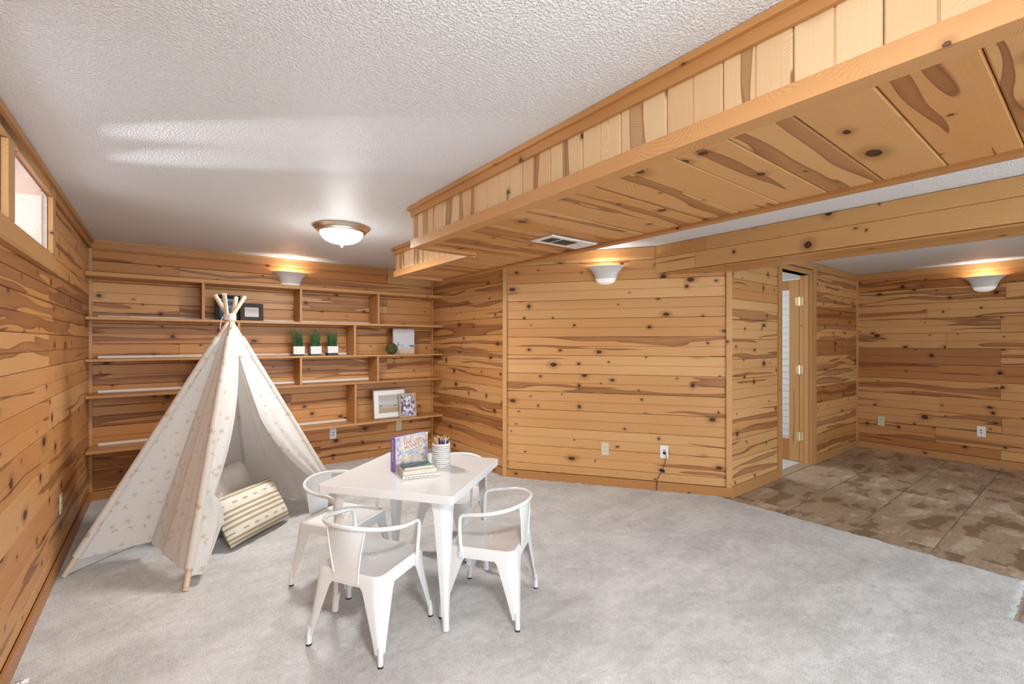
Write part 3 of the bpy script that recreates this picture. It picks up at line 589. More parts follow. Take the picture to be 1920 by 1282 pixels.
# cord from the jack
def cpt(s, z, d=0.012): p = W1+UC*s-nC*d; return (p.x, p.y, z)
cord = tag(empty('black_cord', cpt(1.563, 0.36)), 'thin dark cord hanging from the jack to the floor', 'cord')
cp = [cpt(1.563, 0.355, 0.016), cpt(1.578, 0.32, 0.02), cpt(1.562, 0.255, 0.014), cpt(1.548, 0.2, 0.014), cpt(1.515, 0.14, 0.012), cpt(1.497, 0.085, 0.022), cpt(1.493, 0.01, 0.022)]
off = Vector(cpt(1.563, 0.36)); ob('cable', tube(bmesh.new(), [p-off for p in catmull(cp, 5)], 0.0028, 6), BLACK, cord, smooth=True)
ob('plug', box(-0.009, 0.009, -0.012, 0.012, -0.012, 0.006, 0.002), BLACK, cord); pb = Vector(cpt(1.543, 0.192, 0.012))-off
ob('connector', tube(bmesh.new(), [pb+Vector(UC)*-0.022+Vector((0, 0, 0.008)), pb, pb+Vector(UC)*0.02+Vector((0, 0, -0.006))], 0.012, 8), BLACK, cord, smooth=True)
# spring door stop on the left baseboard
ds = tag(empty('spring_doorstop', (XL+0.016, 2.52, 0.075)), 'small metal spring doorstop on the left baseboard', 'doorstop')
sp = [(0.004+0.06*i/120, 0.008*math.cos(i*0.75), 0.008*math.sin(i*0.75)) for i in range(121)]
ob('spring', tube(bmesh.new(), sp, 0.0016, 6), NICKEL, ds, smooth=True); ob('rubber_tip', tube(bmesh.new(), [(0.062, 0, 0), (0.078, 0, 0)], 0.009, 10), PLASTW, ds, smooth=True)

# ================================================================== TABLE AND CHAIRS
def rrect(h, r, n=5, z=0.0, hy=None):
    hy = hy or h; P = []
    for cx, cy, a0 in ((h-r, hy-r, 0), (-h+r, hy-r, PI/2), (-h+r, -hy+r, PI), (h-r, -hy+r, 3*PI/2)):
        for i in range(n+1): a = a0+PI/2*i/n; P.append((cx+r*math.cos(a), cy+r*math.sin(a), z))
    return P
def metal_leg(sx, sy, top, zt, foot, a_top, a_bot, foot_r, footlen, thick=0.003):
    """folded sheet leg: L section with a rounded outer corner, tapering to a small round foot"""
    rings = []
    for t_ in (0.0, 0.05, 0.12, 0.3, 0.55, 0.8, 0.95, 1.0):
        zz = zt+(footlen-zt)*t_; cx = top+(foot-top)*t_
        a = a_bot+(a_top-a_bot)*(1-t_)**1.05+(0.022*(1-t_/0.12)**2 if t_ < 0.12 else 0); rd = min(0.045, a*0.55); P = [(cx-a, cx)]
        for i in range(7): an = PI/2-PI/2*i/6; P.append((cx-rd+rd*math.cos(an), cx-rd+rd*math.sin(an)))
        P.append((cx, cx-a)); rings.append([(sx*p[0], sy*p[1], zz) for p in P])
    bm = solid(loft(bmesh.new(), rings, False), thick)
    # rib pressed down the outside corner and the tube foot
    c = foot-foot_r*0.7
    q = [(sx*(c-0.004), sy*(c-0.004), footlen+0.03), (sx*c, sy*c, footlen), (sx*(c+0.002), sy*(c+0.002), 0.006)]
    tube(bm, q, foot_r, 12); return bm
def apply_bool(o, cutter):
    m = o.modifiers.new('b', 'BOOLEAN'); m.object = cutter; m.operation = 'DIFFERENCE'; m.solver = 'EXACT'
    bpy.context.view_layer.update(); me = bpy.data.meshes.new_from_object(o.evaluated_get(bpy.context.evaluated_depsgraph_get()))
    o.modifiers.clear(); o.data = me; bpy.data.objects.remove(cutter)
def make_chair():
    r = empty('armchair')
    Lp = [(0.180, 0.045, 0.302), (0.180, 0.045, 0.335), (0.176, 0.045, 0.348), (0.168, 0.042, 0.354), (0.160, 0.038, 0.353), (0.150, 0.034, 0.349)]
    bm = bmesh.new(); rings = [rrect(h, rr_, 6, z) for h, rr_, z in Lp]; loft(bm, rings, True, False, True); solid(bm, 0.003)
    seat = ob('seat', bm, WHITE, r)
    cut = bmesh.new()
    for (hx, hy) in ((0, 0), (0.042, 0), (-0.042, 0), (0.021, 0.036), (-0.021, 0.036), (0.021, -0.036), (-0.021, -0.036)):
        loft(cut, [[(hx+0.0075*math.cos(2*PI*i/12), hy+0.0075*math.sin(2*PI*i/12), z) for i in range(12)] for z in (0.32, 0.37)], True, True, True)
    bmesh.ops.recalc_face_normals(cut, faces=cut.faces[:]); apply_bool(seat, ob('cut', cut, WHITE))
    for p in seat.data.polygons: p.use_smooth = True
    seat.data.set_sharp_from_angle(angle=math.radians(35))
    for sx in (1, -1):
        for sy in (1, -1):
            lg = ob('leg', metal_leg(sx, sy, 0.181, 0.318, 0.203, 0.102, 0.030, 0.0125, 0.05), WHITE, r, smooth=True); c = 0.203-0.0068
            ob('rubber_foot', tube(bmesh.new(), [(sx*c, sy*c, 0.0), (sx*c, sy*c, 0.008)], 0.0128, 12), BLACK, lg, smooth=True)
    half = [(0.095, 0.181, 0.315), (0.100, 0.186, 0.40), (0.100, 0.192, 0.47), (0.092, 0.195, 0.508), (0.060, 0.198, 0.522), (0.0, 0.204, 0.530), (-0.08, 0.196, 0.542), (-0.15, 0.150, 0.553), (-0.195, 0.078, 0.561), (-0.208, 0.0, 0.564)]
    P = half+[(x, -y, z) for x, y, z in half[-2::-1]]
    ob('arm_rail', tube(bmesh.new(), catmull(P, 5), 0.0098, 10), WHITE, r, smooth=True)
    for s in (1, -1):  # flattened lugs where the rail meets the seat
        ob('rail_lug', box(0.082, 0.108, s*0.187-0.004, s*0.187+0.004, 0.303, 0.335, 0.003), WHITE, r)
    rows = []
    for t_, hw, x, z in ((0, 0.104, -0.205, 0.558), (0.15, 0.099, -0.202, 0.525), (0.5, 0.084, -0.194, 0.45), (0.85, 0.071, -0.186, 0.375), (1, 0.068, -0.183, 0.348), (1.1, 0.068, -0.184, 0.315)):
        rows.append([(x+(0.55*(hw*k/4)**2*4 if z > 0.36 else 0.0)*max(0, (z-0.34)/0.22), hw*k/4, z) for k in range(-4, 5)])
    bm = solid(loft(bmesh.new(), rows, False), 0.003)
    ob('back_splat', bm, WHITE, r, smooth=True)
    for s in (1, -1): ob('splat_flange', tube(bmesh.new(), [(rows[i][4+4*s][0], rows[i][4+4*s][1], rows[i][4+4*s][2]) for i in range(5)], 0.004, 6), WHITE, r, smooth=True)
    return r
proto = make_chair()
CH = [((0.795, 2.13), 31, 'white metal armchair nearest the camera, its back splat facing the viewer'),
      ((1.374, 1.978), 127, 'white metal armchair on the right side of the table'),
      ((0.848, 2.735), -57, 'white metal armchair between the table and the tepee'),
      ((1.56, 2.70), 213, 'white metal armchair mostly hidden behind the far side of the table')]
for i, (p, a, lab) in enumerate(CH):
    c = proto if i == 0 else dup(proto)
    c.location = (p[0], p[1], 0.007); c.rotation_euler = (0, 0, math.radians(a)); tag(c, lab, 'chair', 'white metal armchairs around the table')
TZ = 0.665
tb = tag(empty('square_table', (1.12, 2.33, 0.007), math.radians(37.5)), 'square glossy white metal table with tapered legs', 'table')
hs = 0.3625
Lp = [(hs-0.001, 0.018, TZ-0.038), (hs, 0.018, TZ-0.036), (hs, 0.018, TZ-0.004), (hs-0.001, 0.018, TZ-0.0015), (hs-0.004, 0.016, TZ)]
bm = loft(bmesh.new(), [rrect(h, rr_, 6, z-0.007) for h, rr_, z in Lp], True, True, True); bmesh.ops.recalc_face_normals(bm, faces=bm.faces[:])
ob('tabletop', bm, WHITE, tb)
for sx in (1, -1):
    for sy in (1, -1): ob('leg', metal_leg(sx, sy, 0.318, TZ-0.045, 0.312, 0.078, 0.026, 0.0165, 0.06), WHITE, tb, smooth=True)

# ================================================================== TEPEE
t = NT('star_print_canvas'); uv = t.n('ShaderNodeUVMap').outputs[0]; u, v, _ = t.sep(uv); SP = 0.078
va = t.math('DIVIDE', u, SP); vb = t.math('DIVIDE', v, SP)
vo = t.n('ShaderNodeTexVoronoi', voronoi_dimensions='2D'); t.put(vo.inputs['Vector'], t.xyz(va, vb)); vo.inputs['Scale'].default_value = 1.0; vo.inputs['Randomness'].default_value = 0.85
px, py, _ = t.sep(vo.outputs['Position']); cr, cg, cb = t.sep(vo.outputs['Color'])
dx = t.math('MULTIPLY', t.math('SUBTRACT', va, px), SP); dy = t.math('MULTIPLY', t.math('SUBTRACT', vb, py), SP)
rad = t.math('SQRT', t.math('ADD', t.math('MULTIPLY', dx, dx), t.math('MULTIPLY', dy, dy)))
ang = t.math('ADD', t.math('ARCTAN2', dy, dx), t.math('MULTIPLY', cr, 6.28)); sz = t.rng(cb, 0.0, 1.0, 0.005, 0.020, False)
lim = t.math('MULTIPLY', sz, t.math('ADD', 0.62, t.math('MULTIPLY', t.math('COSINE', t.math('MULTIPLY', ang, 5.0)), 0.38)))
star = t.math('LESS_THAN', rad, lim)
ox = t.math('SUBTRACT', dx, t.math('MULTIPLY', t.math('COSINE', t.math('MULTIPLY', cr, 6.28)), 0.007)); oy = t.math('SUBTRACT', dy, t.math('MULTIPLY', t.math('SINE', t.math('MULTIPLY', cr, 6.28)), 0.007))
r2_ = t.math('SQRT', t.math('ADD', t.math('MULTIPLY', ox, ox), t.math('MULTIPLY', oy, oy)))
moon = t.math('MULTIPLY', t.math('LESS_THAN', rad, 0.015), t.math('GREATER_THAN', r2_, 0.0130))
ism = t.math('GREATER_THAN', cg, 0.80); pr = t.math('ADD', t.math('MULTIPLY', ism, moon), t.math('MULTIPLY', t.math('SUBTRACT', 1.0, ism), star))
wv = t.noise(t.xyz(t.math('MULTIPLY', u, 500.0), t.math('MULTIPLY', v, 500.0)), 1.0, 1.0, 0.5, '2D')
CANVAS = t.m; t.out(t.mix(t.math('MULTIPLY', pr, 0.85), (0.84, 0.81, 0.77), (0.50, 0.31, 0.13)), t.math('SUBTRACT', 0.9, t.math('MULTIPLY', pr, 0.45)), bump=wv, bstr=0.15, bdist=0.002, Sheen_Weight=0.1)
LINING = plain('white_canvas_lining', (0.88, 0.87, 0.855), 0.95, var=0.02)
for m_ in (CANVAS, LINING):
    nt_ = m_.node_tree; b0_ = nt_.nodes['Principled BSDF']; tl_ = nt_.nodes.new('ShaderNodeBsdfTranslucent'); mx_ = nt_.nodes.new('ShaderNodeMixShader'); mx_.inputs[0].default_value = 0.48
    tl_.inputs[0].default_value = (0.93, 0.92, 0.90, 1); nt_.links.new(b0_.outputs[0], mx_.inputs[1]); nt_.links.new(tl_.outputs[0], mx_.inputs[2]); nt_.links.new(mx_.outputs[0], nt_.nodes['Material Output'].inputs[0])
RIB = plain('cotton_rope', (0.76, 0.70, 0.62), 0.9)
APEX = Vector((0.39, 3.88, 1.556)); FEET = [Vector((-0.458, 3.70, 0.004)), Vector((0.10, 3.08, 0.004)), Vector((1.22, 3.93, 0.004)), Vector((0.63, 4.86, 0.004))]
tp = tag(empty('play_tepee', (0.39, 3.88, 0.006)), 'cream play tepee printed with gold stars and moons', 'tepee')
TO = Vector((0.39, 3.88, 0.006))
def poleP(i):  # a point on the pole at the lashing, offset so poles pass beside each other
    d = (FEET[i]-APEX); d.z = 0; d.normalize(); sd = Vector((-d.y, d.x, 0)); return APEX-d*0.006+sd*0.017
TIP = [0.155, 0.15, 0.155, 0.155]
def pole_at(i, z):
    a, b = FEET[i], poleP(i); return a+(b-a)*((z-a.z)/(b.z-a.z))
for i in range(4):
    ob('pole', tube(bmesh.new(), [pole_at(i, z)-TO for z in (0.008, 0.5, 1.0, 1.5, APEX.z+TIP[i])], 0.0145, 12), POLEW, tp, smooth=True)
def sheet(name, rows, mat=CANVAS, th=0.003, uvs=None, color=None):
    """rows: list of lists of world points -> thin cloth part with UVs in metres"""
    bm = bmesh.new(); uvl = bm.loops.layers.uv.new('UVMap'); n = len(rows[0]); V = []; UVc = {}
    for j, r in enumerate(rows):
        acc = 0.0; mid = n//2; lens = [0.0]
        for i in range(1, n): lens.append(lens[-1]+(r[i]-r[i-1]).length)
        c0 = lens[-1]*0.5; vr = []
        for i in range(n):
            vt = bm.verts.new(r[i]-TO); UVc[vt] = (lens[i]-c0+int(abs(rows[0][0].x)*9973) % 7, r[i].z*1.1+0.3); vr.append(vt)
        V.append(vr)
    for j in range(len(V)-1):
        for i in range(n-1):
            f = bm.faces.new((V[j][i], V[j][i+1], V[j+1][i+1], V[j+1][i]))
            for l in f.loops: l[uvl].uv = UVc[l.vert]
    solid(bm, th); bm.normal_update(); cen = sum(FEET, Vector())/4
    for f in bm.faces:
        c = f.calc_center_median()+TO; o_ = Vector((c.x-cen.x, c.y-cen.y, 0.0)).normalized()
        if f.normal.dot(o_) < 0: f.material_index = 1
    me = mesh_of(bm, name, True); me.materials.append(mat); me.materials.append(LINING)
    return ob(name, me, None, tp, color=color)
def panel(i, j, sag, ztop=1.50, zbot=lambda s: 0.09, nz=28, ns=40, s0=0.0, s1=1.0, wr=0.010, ph=0.0, out=0.0):
    rows = []
    cen = sum(FEET, Vector())/4
    for a in range(nz+1):
        q = a/nz; row = []
        for b in range(ns+1):
            s = s0+(s1-s0)*b/ns; z = ztop+(zbot(s)-ztop)*q
            A, B = pole_at(i, z), pole_at(j, z); p = A+(B-A)*s
            inn = (cen-(FEET[i]+FEET[j])/2); inn.z = 0; inn.normalize()
            lvl = (APEX.z-z)/APEX.z
            p = p+inn*(sag(s, lvl)-out+wr*lvl*math.sin(s*23+ph+2*lvl)*math.sin(PI*s)+0.5*wr*math.sin(s*51+ph*2+3*lvl)*lvl*math.sin(PI*s))
            row.append(p)
        rows.append(row)
    return rows
def crease(s, l):   # the slack panel is folded inward along a soft line
    k = s/0.30 if s < 0.30 else (1-(s-0.30)/0.70)**1.25
    return 0.31*max(l-0.10, 0)*max(k, 0)
sheet('side_panel', panel(0, 1, crease, zbot=lambda s: 0.085+0.02*math.sin(PI*s), wr=0.006, ph=1.0))
sheet('rear_panel', panel(3, 0, lambda s, l: 0.05*l*math.sin(PI*s), zbot=lambda s: 0.012, ph=2.0), th=0.003)
sheet('rear_panel', panel(2, 3, lambda s, l: 0.05*l*math.sin(PI*s), zbot=lambda s: 0.012, ph=0.4, wr=0.016), th=0.003)
# door flaps: the left one hangs from the front pole and is tied, the right one is folded back along its pole
def flap_left():
    rows = []; nz, ns = 34, 12
    for a in range(nz+1):
        q = a/nz; z = 1.46+(0.06-1.46)*q; A, B = pole_at(1, z), pole_at(2, z); row = []
        lvl = (APEX.z-z)/APEX.z
        wmax = 0.5 if z > 1.33 else (0.08/max(lvl, 0.05)*0.5 if False else None)
        # width in metres from the pole to the free edge
        if z > 1.28: wid = (B-A).length*0.5
        elif z > 0.42: k = (1.28-z)/0.86; wid = 0.115+0.085*math.sin(PI*min(k*0.8, 1))*1.0-0.075*k
        else: k = (0.42-z)/0.36; wid = 0.125+0.065*min(k*2.2, 1)-0.13*max(k-0.42, 0)
        zb = z
        for b in range(ns+1):
            s = b/ns; d = (B-A).normalized(); n_ = Vector((d.y, -d.x, 0))
            p = A+d*(wid*s); p = p+n_*(0.012*math.sin(PI*s)*(1+0.8*math.sin(6*s+4*lvl))+0.010*lvl*math.sin(s*11+1.2))
            row.append(p)
        rows.append(row)
    return rows
sheet('door_flap', flap_left())
def flap_right():
    rows = []; nz, ns = 34, 14
    for a in range(nz+1):
        q = a/nz; z = 1.46+(0.26-1.46)*q; A, B = pole_at(1, z), pole_at(2, z); lvl = (APEX.z-z)/APEX.z; L = (B-A).length; row = []
        if z > 1.30: fr = 0.5
        else:
            k = (1.30-z)/1.04; fr = 0.5-0.17*k**0.55-0.24*max(0, (k-0.45)/0.55)**1.3
        wid = L*fr*(1.0 if z > 0.3 else 1.0)
        for b in range(ns+1):
            s = b/ns; d = (A-B).normalized(); n_ = Vector((-d.y, d.x, 0))
            p = B+d*(wid*s)+n_*(0.030*lvl*math.sin(PI*s)**1.5*(1 if z < 1.3 else 0)+0.012*lvl*math.sin(s*14+2*lvl))
            if s > 0.8 and z < 1.28: p = p+n_*(-0.05*(s-0.8)*lvl*4)
            row.append(p)
        rows.append(row)
    return rows
sheet('door_flap', flap_right())
sheet('front_header', panel(1, 2, lambda s, l: 0.0, ztop=1.50, zbot=lambda s: 1.27-0.0*s, nz=6, ns=10, out=0.004))
for i in range(4):  # fabric sleeves around the poles
    zs = [1.405, 1.1, 0.7, 0.35, 0.105 if i < 2 else 0.06]
    bm = tube(bmesh.new(), [pole_at(i, z)-TO for z in zs], 0.0225, 12); uvl = bm.loops.layers.uv.new('UVMap')
    for f in bm.faces:
        for l in f.loops: c = l.vert.co; l[uvl].uv = (math.atan2(c.y, c.x)*0.1+i+c.x*0.7+c.y*0.5, c.z)
    ob('pole_sleeve', bm, CANVAS, tp, smooth=True)
lr = bmesh.new()
for k in range(5):
    zc = APEX.z-0.022+k*0.0095; tube(lr, [Vector((0.036*math.cos(a)*(1.0), 0.036*math.sin(a), zc+0.003*math.sin(a*2+k)))+Vector((APEX.x, APEX.y, 0))-TO for a in [2*PI*i/20 for i in range(21)]], 0.0052, 6)
ob('rope_lashing', lr, RIB, tp, smooth=True)
FWD = Vector((-0.39, -3.88, 0)).normalized(); RGT = Vector((0.794, -0.607, 0))
for dx, ln, ph in ((-0.05, 0.10, 0.0), (0.0, 0.13, 1.4), (0.018, 0.09, 2.2)):
    b0 = APEX+FWD*0.042+RGT*dx-TO; P = [b0+Vector((0, 0, 0.0)), b0+FWD*0.01+RGT*(-0.014 if dx < 0 else 0.004)+Vector((0, 0, -ln*0.4)), b0+FWD*0.012+RGT*(-0.018 if dx < 0 else -0.006)+Vector((0, 0, -ln))]
    ob('rope_end', tube(bmesh.new(), catmull(P, 5), 0.0042, 6), RIB, tp, smooth=True)
tz = 0.40; A, B = pole_at(1, tz), pole_at(2, tz); d = (B-A).normalized(); tpnt = A+d*0.128
nn = Vector((d.y, -d.x, 0))
def ribbon(P, wv_):
    P = [Vector(p) for p in P]; bm = bmesh.new(); R_ = [[p-wv_*0.006, p+wv_*0.006] for p in P]; loft(bm, R_, False); return solid(bm, 0.0012)
ob('tie_ribbon', ribbon([tpnt-TO, tpnt+d*0.010+nn*0.01+Vector((0, 0, -0.05))-TO, tpnt+d*0.022+nn*0.012+Vector((0, 0, -0.16))-TO], d), LINING, tp)
ob('tie_bow', tube(bmesh.new(), catmull([tpnt-TO, tpnt+d*0.02+Vector((0, 0, 0.03))-TO, tpnt+d*0.022+Vector((0, 0, 0.005))-TO, tpnt-TO], 6), 0.003, 6), LINING, tp, smooth=True)

# ---- cushions
def cushion(w_, h_, th, nx=22, ny=16, pinch=0.035, seed=0):
    rnd = random.Random(seed); bm = bmesh.new(); uvl = bm.loops.layers.uv.new('UVMap'); lay = []
    ph = [rnd.uniform(0, 6) for _ in range(6)]
    for sgn in (1, -1):
        g = []
        for i in range(nx+1):
            row = []
            for j in range(ny+1):
                u_, v_ = 2*i/nx-1, 2*j/ny-1
                prof = max(0.0, (1-u_**4)*(1-v_**4))**0.55
                ex = 1-pinch*(1-v_*v_)*abs(u_)**3; ey = 1-pinch*1.4*(1-u_*u_)*abs(v_)**3
                z = sgn*th/2*prof*(1+0.05*math.sin(5*u_+ph[0])*math.sin(4*v_+ph[1]))+sgn*0.004*prof*math.sin(14*u_+6*v_+ph[2])
                row.append(bm.verts.new((u_*w_/2*ey if False else u_*w_/2*(1-pinch*(1-v_*v_)*abs(u_)**2*0.6), v_*h_/2*(1-pinch*(1-u_*u_)*abs(v_)**2), z)))
            g.append(row)
        for i in range(nx):
            for j in range(ny):
                q = (g[i][j], g[i+1][j], g[i+1][j+1], g[i][j+1]); f = bm.faces.new(q if sgn > 0 else q[::-1])
                for l in f.loops: l[uvl].uv = (l.vert.co.x/w_+0.5, l.vert.co.y/h_+0.5)
    bmesh.ops.remove_doubles(bm, verts=bm.verts[:], dist=1e-4); return bm
t = NT('striped_weave'); uv = t.n('ShaderNodeUVMap').outputs[0]; u, v, _ = t.sep(uv)
def band(v, c, hw): return t.math('LESS_THAN', t.math('ABSOLUTE', t.math('SUBTRACT', v, c)), hw)
acc = None
for c_ in (0.055, 0.125, 0.335, 0.435, 0.53, 0.625, 0.895, 0.965): b_ = band(v, c_, 0.022); acc = b_ if acc is None else t.math('MAXIMUM', acc, b_)
dash = t.math('LESS_THAN', t.math('FRACT', t.math('MULTIPLY', u, 6.2)), 0.42)
for c_ in (0.22, 0.76): acc = t.math('MAXIMUM', acc, t.math('MULTIPLY', band(v, c_, 0.015), dash))
weave = t.math('SINE', t.math('MULTIPLY', u, 620.0))
STRIPE = t.out(t.mix(acc, (0.74, 0.69, 0.59), t.mix(t.rng(weave, -1, 1), (0.34, 0.265, 0.165), (0.46, 0.375, 0.25))), 0.95, bump=t.math('ADD', acc, t.math('MULTIPLY', weave, 0.3)), bstr=0.3, bdist=0.003)
def place3(o, p0, p1, p2, w_, h_):
    """put local x along p0->p1 and local y along p0->p2, centred"""
    ex = (Vector(p1)-Vector(p0)).normalized(); ey = (Vector(p2)-Vector(p0)); ey = (ey-ex*ey.dot(ex)).normalized(); ez = ex.cross(ey)
    c = Vector(p0)+ex*w_/2+ey*h_/2
    m = Matrix.Identity(4)
    for i in range(3): m[i][0], m[i][1], m[i][2], m[i][3] = ex[i], ey[i], ez[i], c[i]
    o.matrix_world = m
pw, ph_ = 0.55, 0.345
p1 = tag(ob('striped_pillow', cushion(pw, ph_, 0.16, seed=2), STRIPE, smooth=True), 'cream lumbar pillow with brown stripes leaning at the tepee opening', 'pillow')
place3(p1, (0.355, 3.465, 0.035), (0.775, 3.818, 0.035), (0.25, 3.595, 0.31), pw, ph_)
BEIGE = plain('beige_linen', (0.56, 0.495, 0.435), 0.95, var=0.12)
p2 = tag(ob('beige_pillow', cushion(0.46, 0.44, 0.17, seed=5), BEIGE, smooth=True), 'plain beige pillow propped inside the tepee', 'pillow')
place3(p2, (0.25, 3.72, 0.05), (0.61, 4.00, 0.05), (0.15, 3.88, 0.43), 0.46, 0.44)

# ================================================================== THINGS ON THE TABLE
TT = 0.666; KT = 0.9375   # table things: measured on the tabletop plane
def book(name, loc, rotz, w_, h_, th, cover, label, spine=None, parts=None, standing=False, lean=0.0, pages=None):
    """book lying flat (local x = width along spine edge?, y = depth, z = thickness); standing books are tipped up"""
    r = tag(empty(name, loc, rotz), label, 'book')
    PG = pages or plain('paper_edge', (0.76, 0.73, 0.66), 0.9)
    return r, PG
def tset(name, loc, rotz=0.0):
    o = empty(name, (loc[0]*KT, loc[1]*KT, TT+(loc[2]-TT)*KT), rotz); o.scale = (KT, KT, KT); return o
# standing picture book: local x along the cover, -y toward the viewer, z up
PURPLE = plain('purple_cover', (0.22, 0.12, 0.40), 0.4)
t = NT('picture_cover'); x, y, z = t.sep(t.tc()); nz = t.noise(t.xyz(t.math('MULTIPLY', x, 26.0), t.math('MULTIPLY', z, 26.0)), 1.0, 4.0, 0.6, '2D'); n2 = t.noise(t.xyz(t.math('ADD', t.math('MULTIPLY', x, 17.0), 9.0), t.math('MULTIPLY', z, 17.0)), 1.0, 3.0, 0.6, '2D')
c1 = t.mix(t.rng(nz, 0.36, 0.44), (0.24, 0.26, 0.50), (0.52, 0.48, 0.62)); c1 = t.mix(t.rng(nz, 0.50, 0.56), c1, (0.66, 0.48, 0.40)); c1 = t.mix(t.rng(n2, 0.54, 0.60), c1, (0.72, 0.70, 0.48)); c1 = t.mix(t.rng(n2, 0.40, 0.34), c1, (0.74, 0.66, 0.64))
PICT = t.out(c1, 0.35)
bk = tag(tset('picture_book', (1.072, 2.512, TT), math.radians(15)), 'thick purple-spined picture book standing upright on the table', 'book')
BW, BH, BT = 0.248, 0.198, 0.040
ob('front_cover', box(0, BW, 0, 0.003, 0, BH, 0.0008), PICT, bk); ob('back_cover', box(0, BW, BT-0.003, BT, 0, BH, 0.0008), PURPLE, bk); ob('spine', box(-0.003, 0.001, 0, BT, 0, BH, 0.0008), PURPLE, bk)
ob('page_block', box(0.002, BW-0.006, 0.003, BT-0.003, 0.003, BH-0.005), plain('paper_edge', (0.76, 0.73, 0.66), 0.9), bk)
tpnl = bmesh.new(); P_ = [(0.045, 0.155), (0.05, 0.165), (0.195, 0.187), (0.205, 0.18), (0.212, 0.125), (0.205, 0.118), (0.068, 0.088), (0.06, 0.092)]
va_ = [tpnl.verts.new((p[0], -0.0002, p[1])) for p in P_]; tpnl.faces.new(va_); solid(tpnl, 0.0004)
ob('title_panel', tpnl, plain('title_cream', (0.74, 0.74, 0.66), 0.4), bk)
RED = plain('title_red', (0.50, 0.08, 0.07), 0.4); GREEN = plain('title_green', (0.06, 0.16, 0.10), 0.4)
def letter(body, size, x, z, rot, mat, par, name='title_lettering', yoff=-0.0012):
    o = ob(name, text_mesh(body, size), mat, par); o.matrix_basis = Matrix.Translation((x, yoff, z)) @ Matrix.Rotation(PI/2, 4, 'X') @ Matrix.Rotation(rot, 4, 'Z'); return o
letter('FIVE Little', 0.034, 0.062, 0.142, 0.13, RED, bk); letter('MONKEYS', 0.034, 0.066, 0.114, 0.15, RED, bk); letter('Jumping on the Bed', 0.0165, 0.072, 0.098, 0.16, GREEN, bk)
letter('FIVE Little MONKEYS', 0.014, 0.0, 0.0, 0.0, plain('spine_white', (0.75, 0.72, 0.75), 0.4), bk, 'spine_lettering').matrix_basis = Matrix.Translation((-0.0042, 0.025, 0.185)) @ Matrix.Rotation(-PI/2, 4, 'Z') @ Matrix.Rotation(PI/2, 4, 'X') @ Matrix.Rotation(-PI/2, 4, 'Z')
# two books lying flat in front of it
PAPER = plain('paper_cream', (0.70, 0.64, 0.55), 0.9); COVW = plain('cover_offwhite', (0.75, 0.72, 0.66), 0.4)
def flat_book(name, loc, rotz, w_, d_, th, cov, spine_mat, label):
    r = tag(tset(name, loc, math.radians(rotz)), label, 'book', 'books lying flat on the table')
    ob('back_cover', box(0, w_, 0, d_, 0, 0.0018), cov, r); ob('front_cover', box(0, w_, 0, d_, th-0.0018, th, 0.0005), cov, r)
    ob('spine', box(0, w_, -0.0012, 0.001, 0, th, 0.0005), spine_mat, r); ob('page_block', box(0.003, w_-0.003, 0.001, d_-0.003, 0.0018, th-0.0018), PAPER, r); return r
f1 = flat_book('paperback_book', (1.045, 2.352, TT), -13.5, 0.205, 0.135, 0.017, COVW, COVW, 'white paperback at the bottom of the flat stack')
INK = plain('spine_ink', (0.22, 0.21, 0.21), 0.5)
ink = bmesh.new()
for a, b_ in ((0.010, 0.022), (0.026, 0.042), (0.048, 0.066), (0.069, 0.080), (0.084, 0.104), (0.107, 0.124), (0.128, 0.150), (0.158, 0.170), (0.175, 0.184)): bx(ink, a, b_, -0.0016, -0.001, 0.006, 0.0095)
ob('spine_print', ink, INK, f1)
f2 = flat_book('paperback_book', (1.053, 2.366, TT+0.0175), -12, 0.19, 0.12, 0.020, PAPER, PAPER, 'cream paperback in the middle of the flat stack')
TEALM = NT('teal_cover'); x, y, z = TEALM.sep(TEALM.tc()); nn_ = TEALM.noise(TEALM.xyz(TEALM.math('MULTIPLY', x, 40.0), TEALM.math('MULTIPLY', y, 22.0)), 1.0, 3.0, 0.5, '2D')
cc = TEALM.mix(TEALM.rng(nn_, 0.45, 0.50), (0.02, 0.20, 0.22), (0.05, 0.09, 0.19)); cc = TEALM.mix(TEALM.rng(nn_, 0.58, 0.62), cc, (0.30, 0.24, 0.12)); cc = TEALM.mix(TEALM.rng(x, 0.13, 0.135), cc, (0.06, 0.26, 0.17)); TEAL = TEALM.out(cc, 0.4)
f3 = flat_book('paperback_book', (1.072, 2.388, TT+0.038), -10, 0.165, 0.105, 0.012, TEAL, PAPER, 'small teal-covered paperback on top of the flat stack')
# white box beside the cup
wb = tag(tset('small_white_box', (1.288, 2.502, TT), math.radians(20)), 'small white carton between the picture book and the pencil cup', 'box')
ob('carton', box(-0.012, 0.012, -0.008, 0.008, 0, 0.082, 0.001), PLASTW, wb); ob('flap', box(-0.0115, 0.0115, -0.0085, -0.008, 0.060, 0.081), PLASTW, wb)
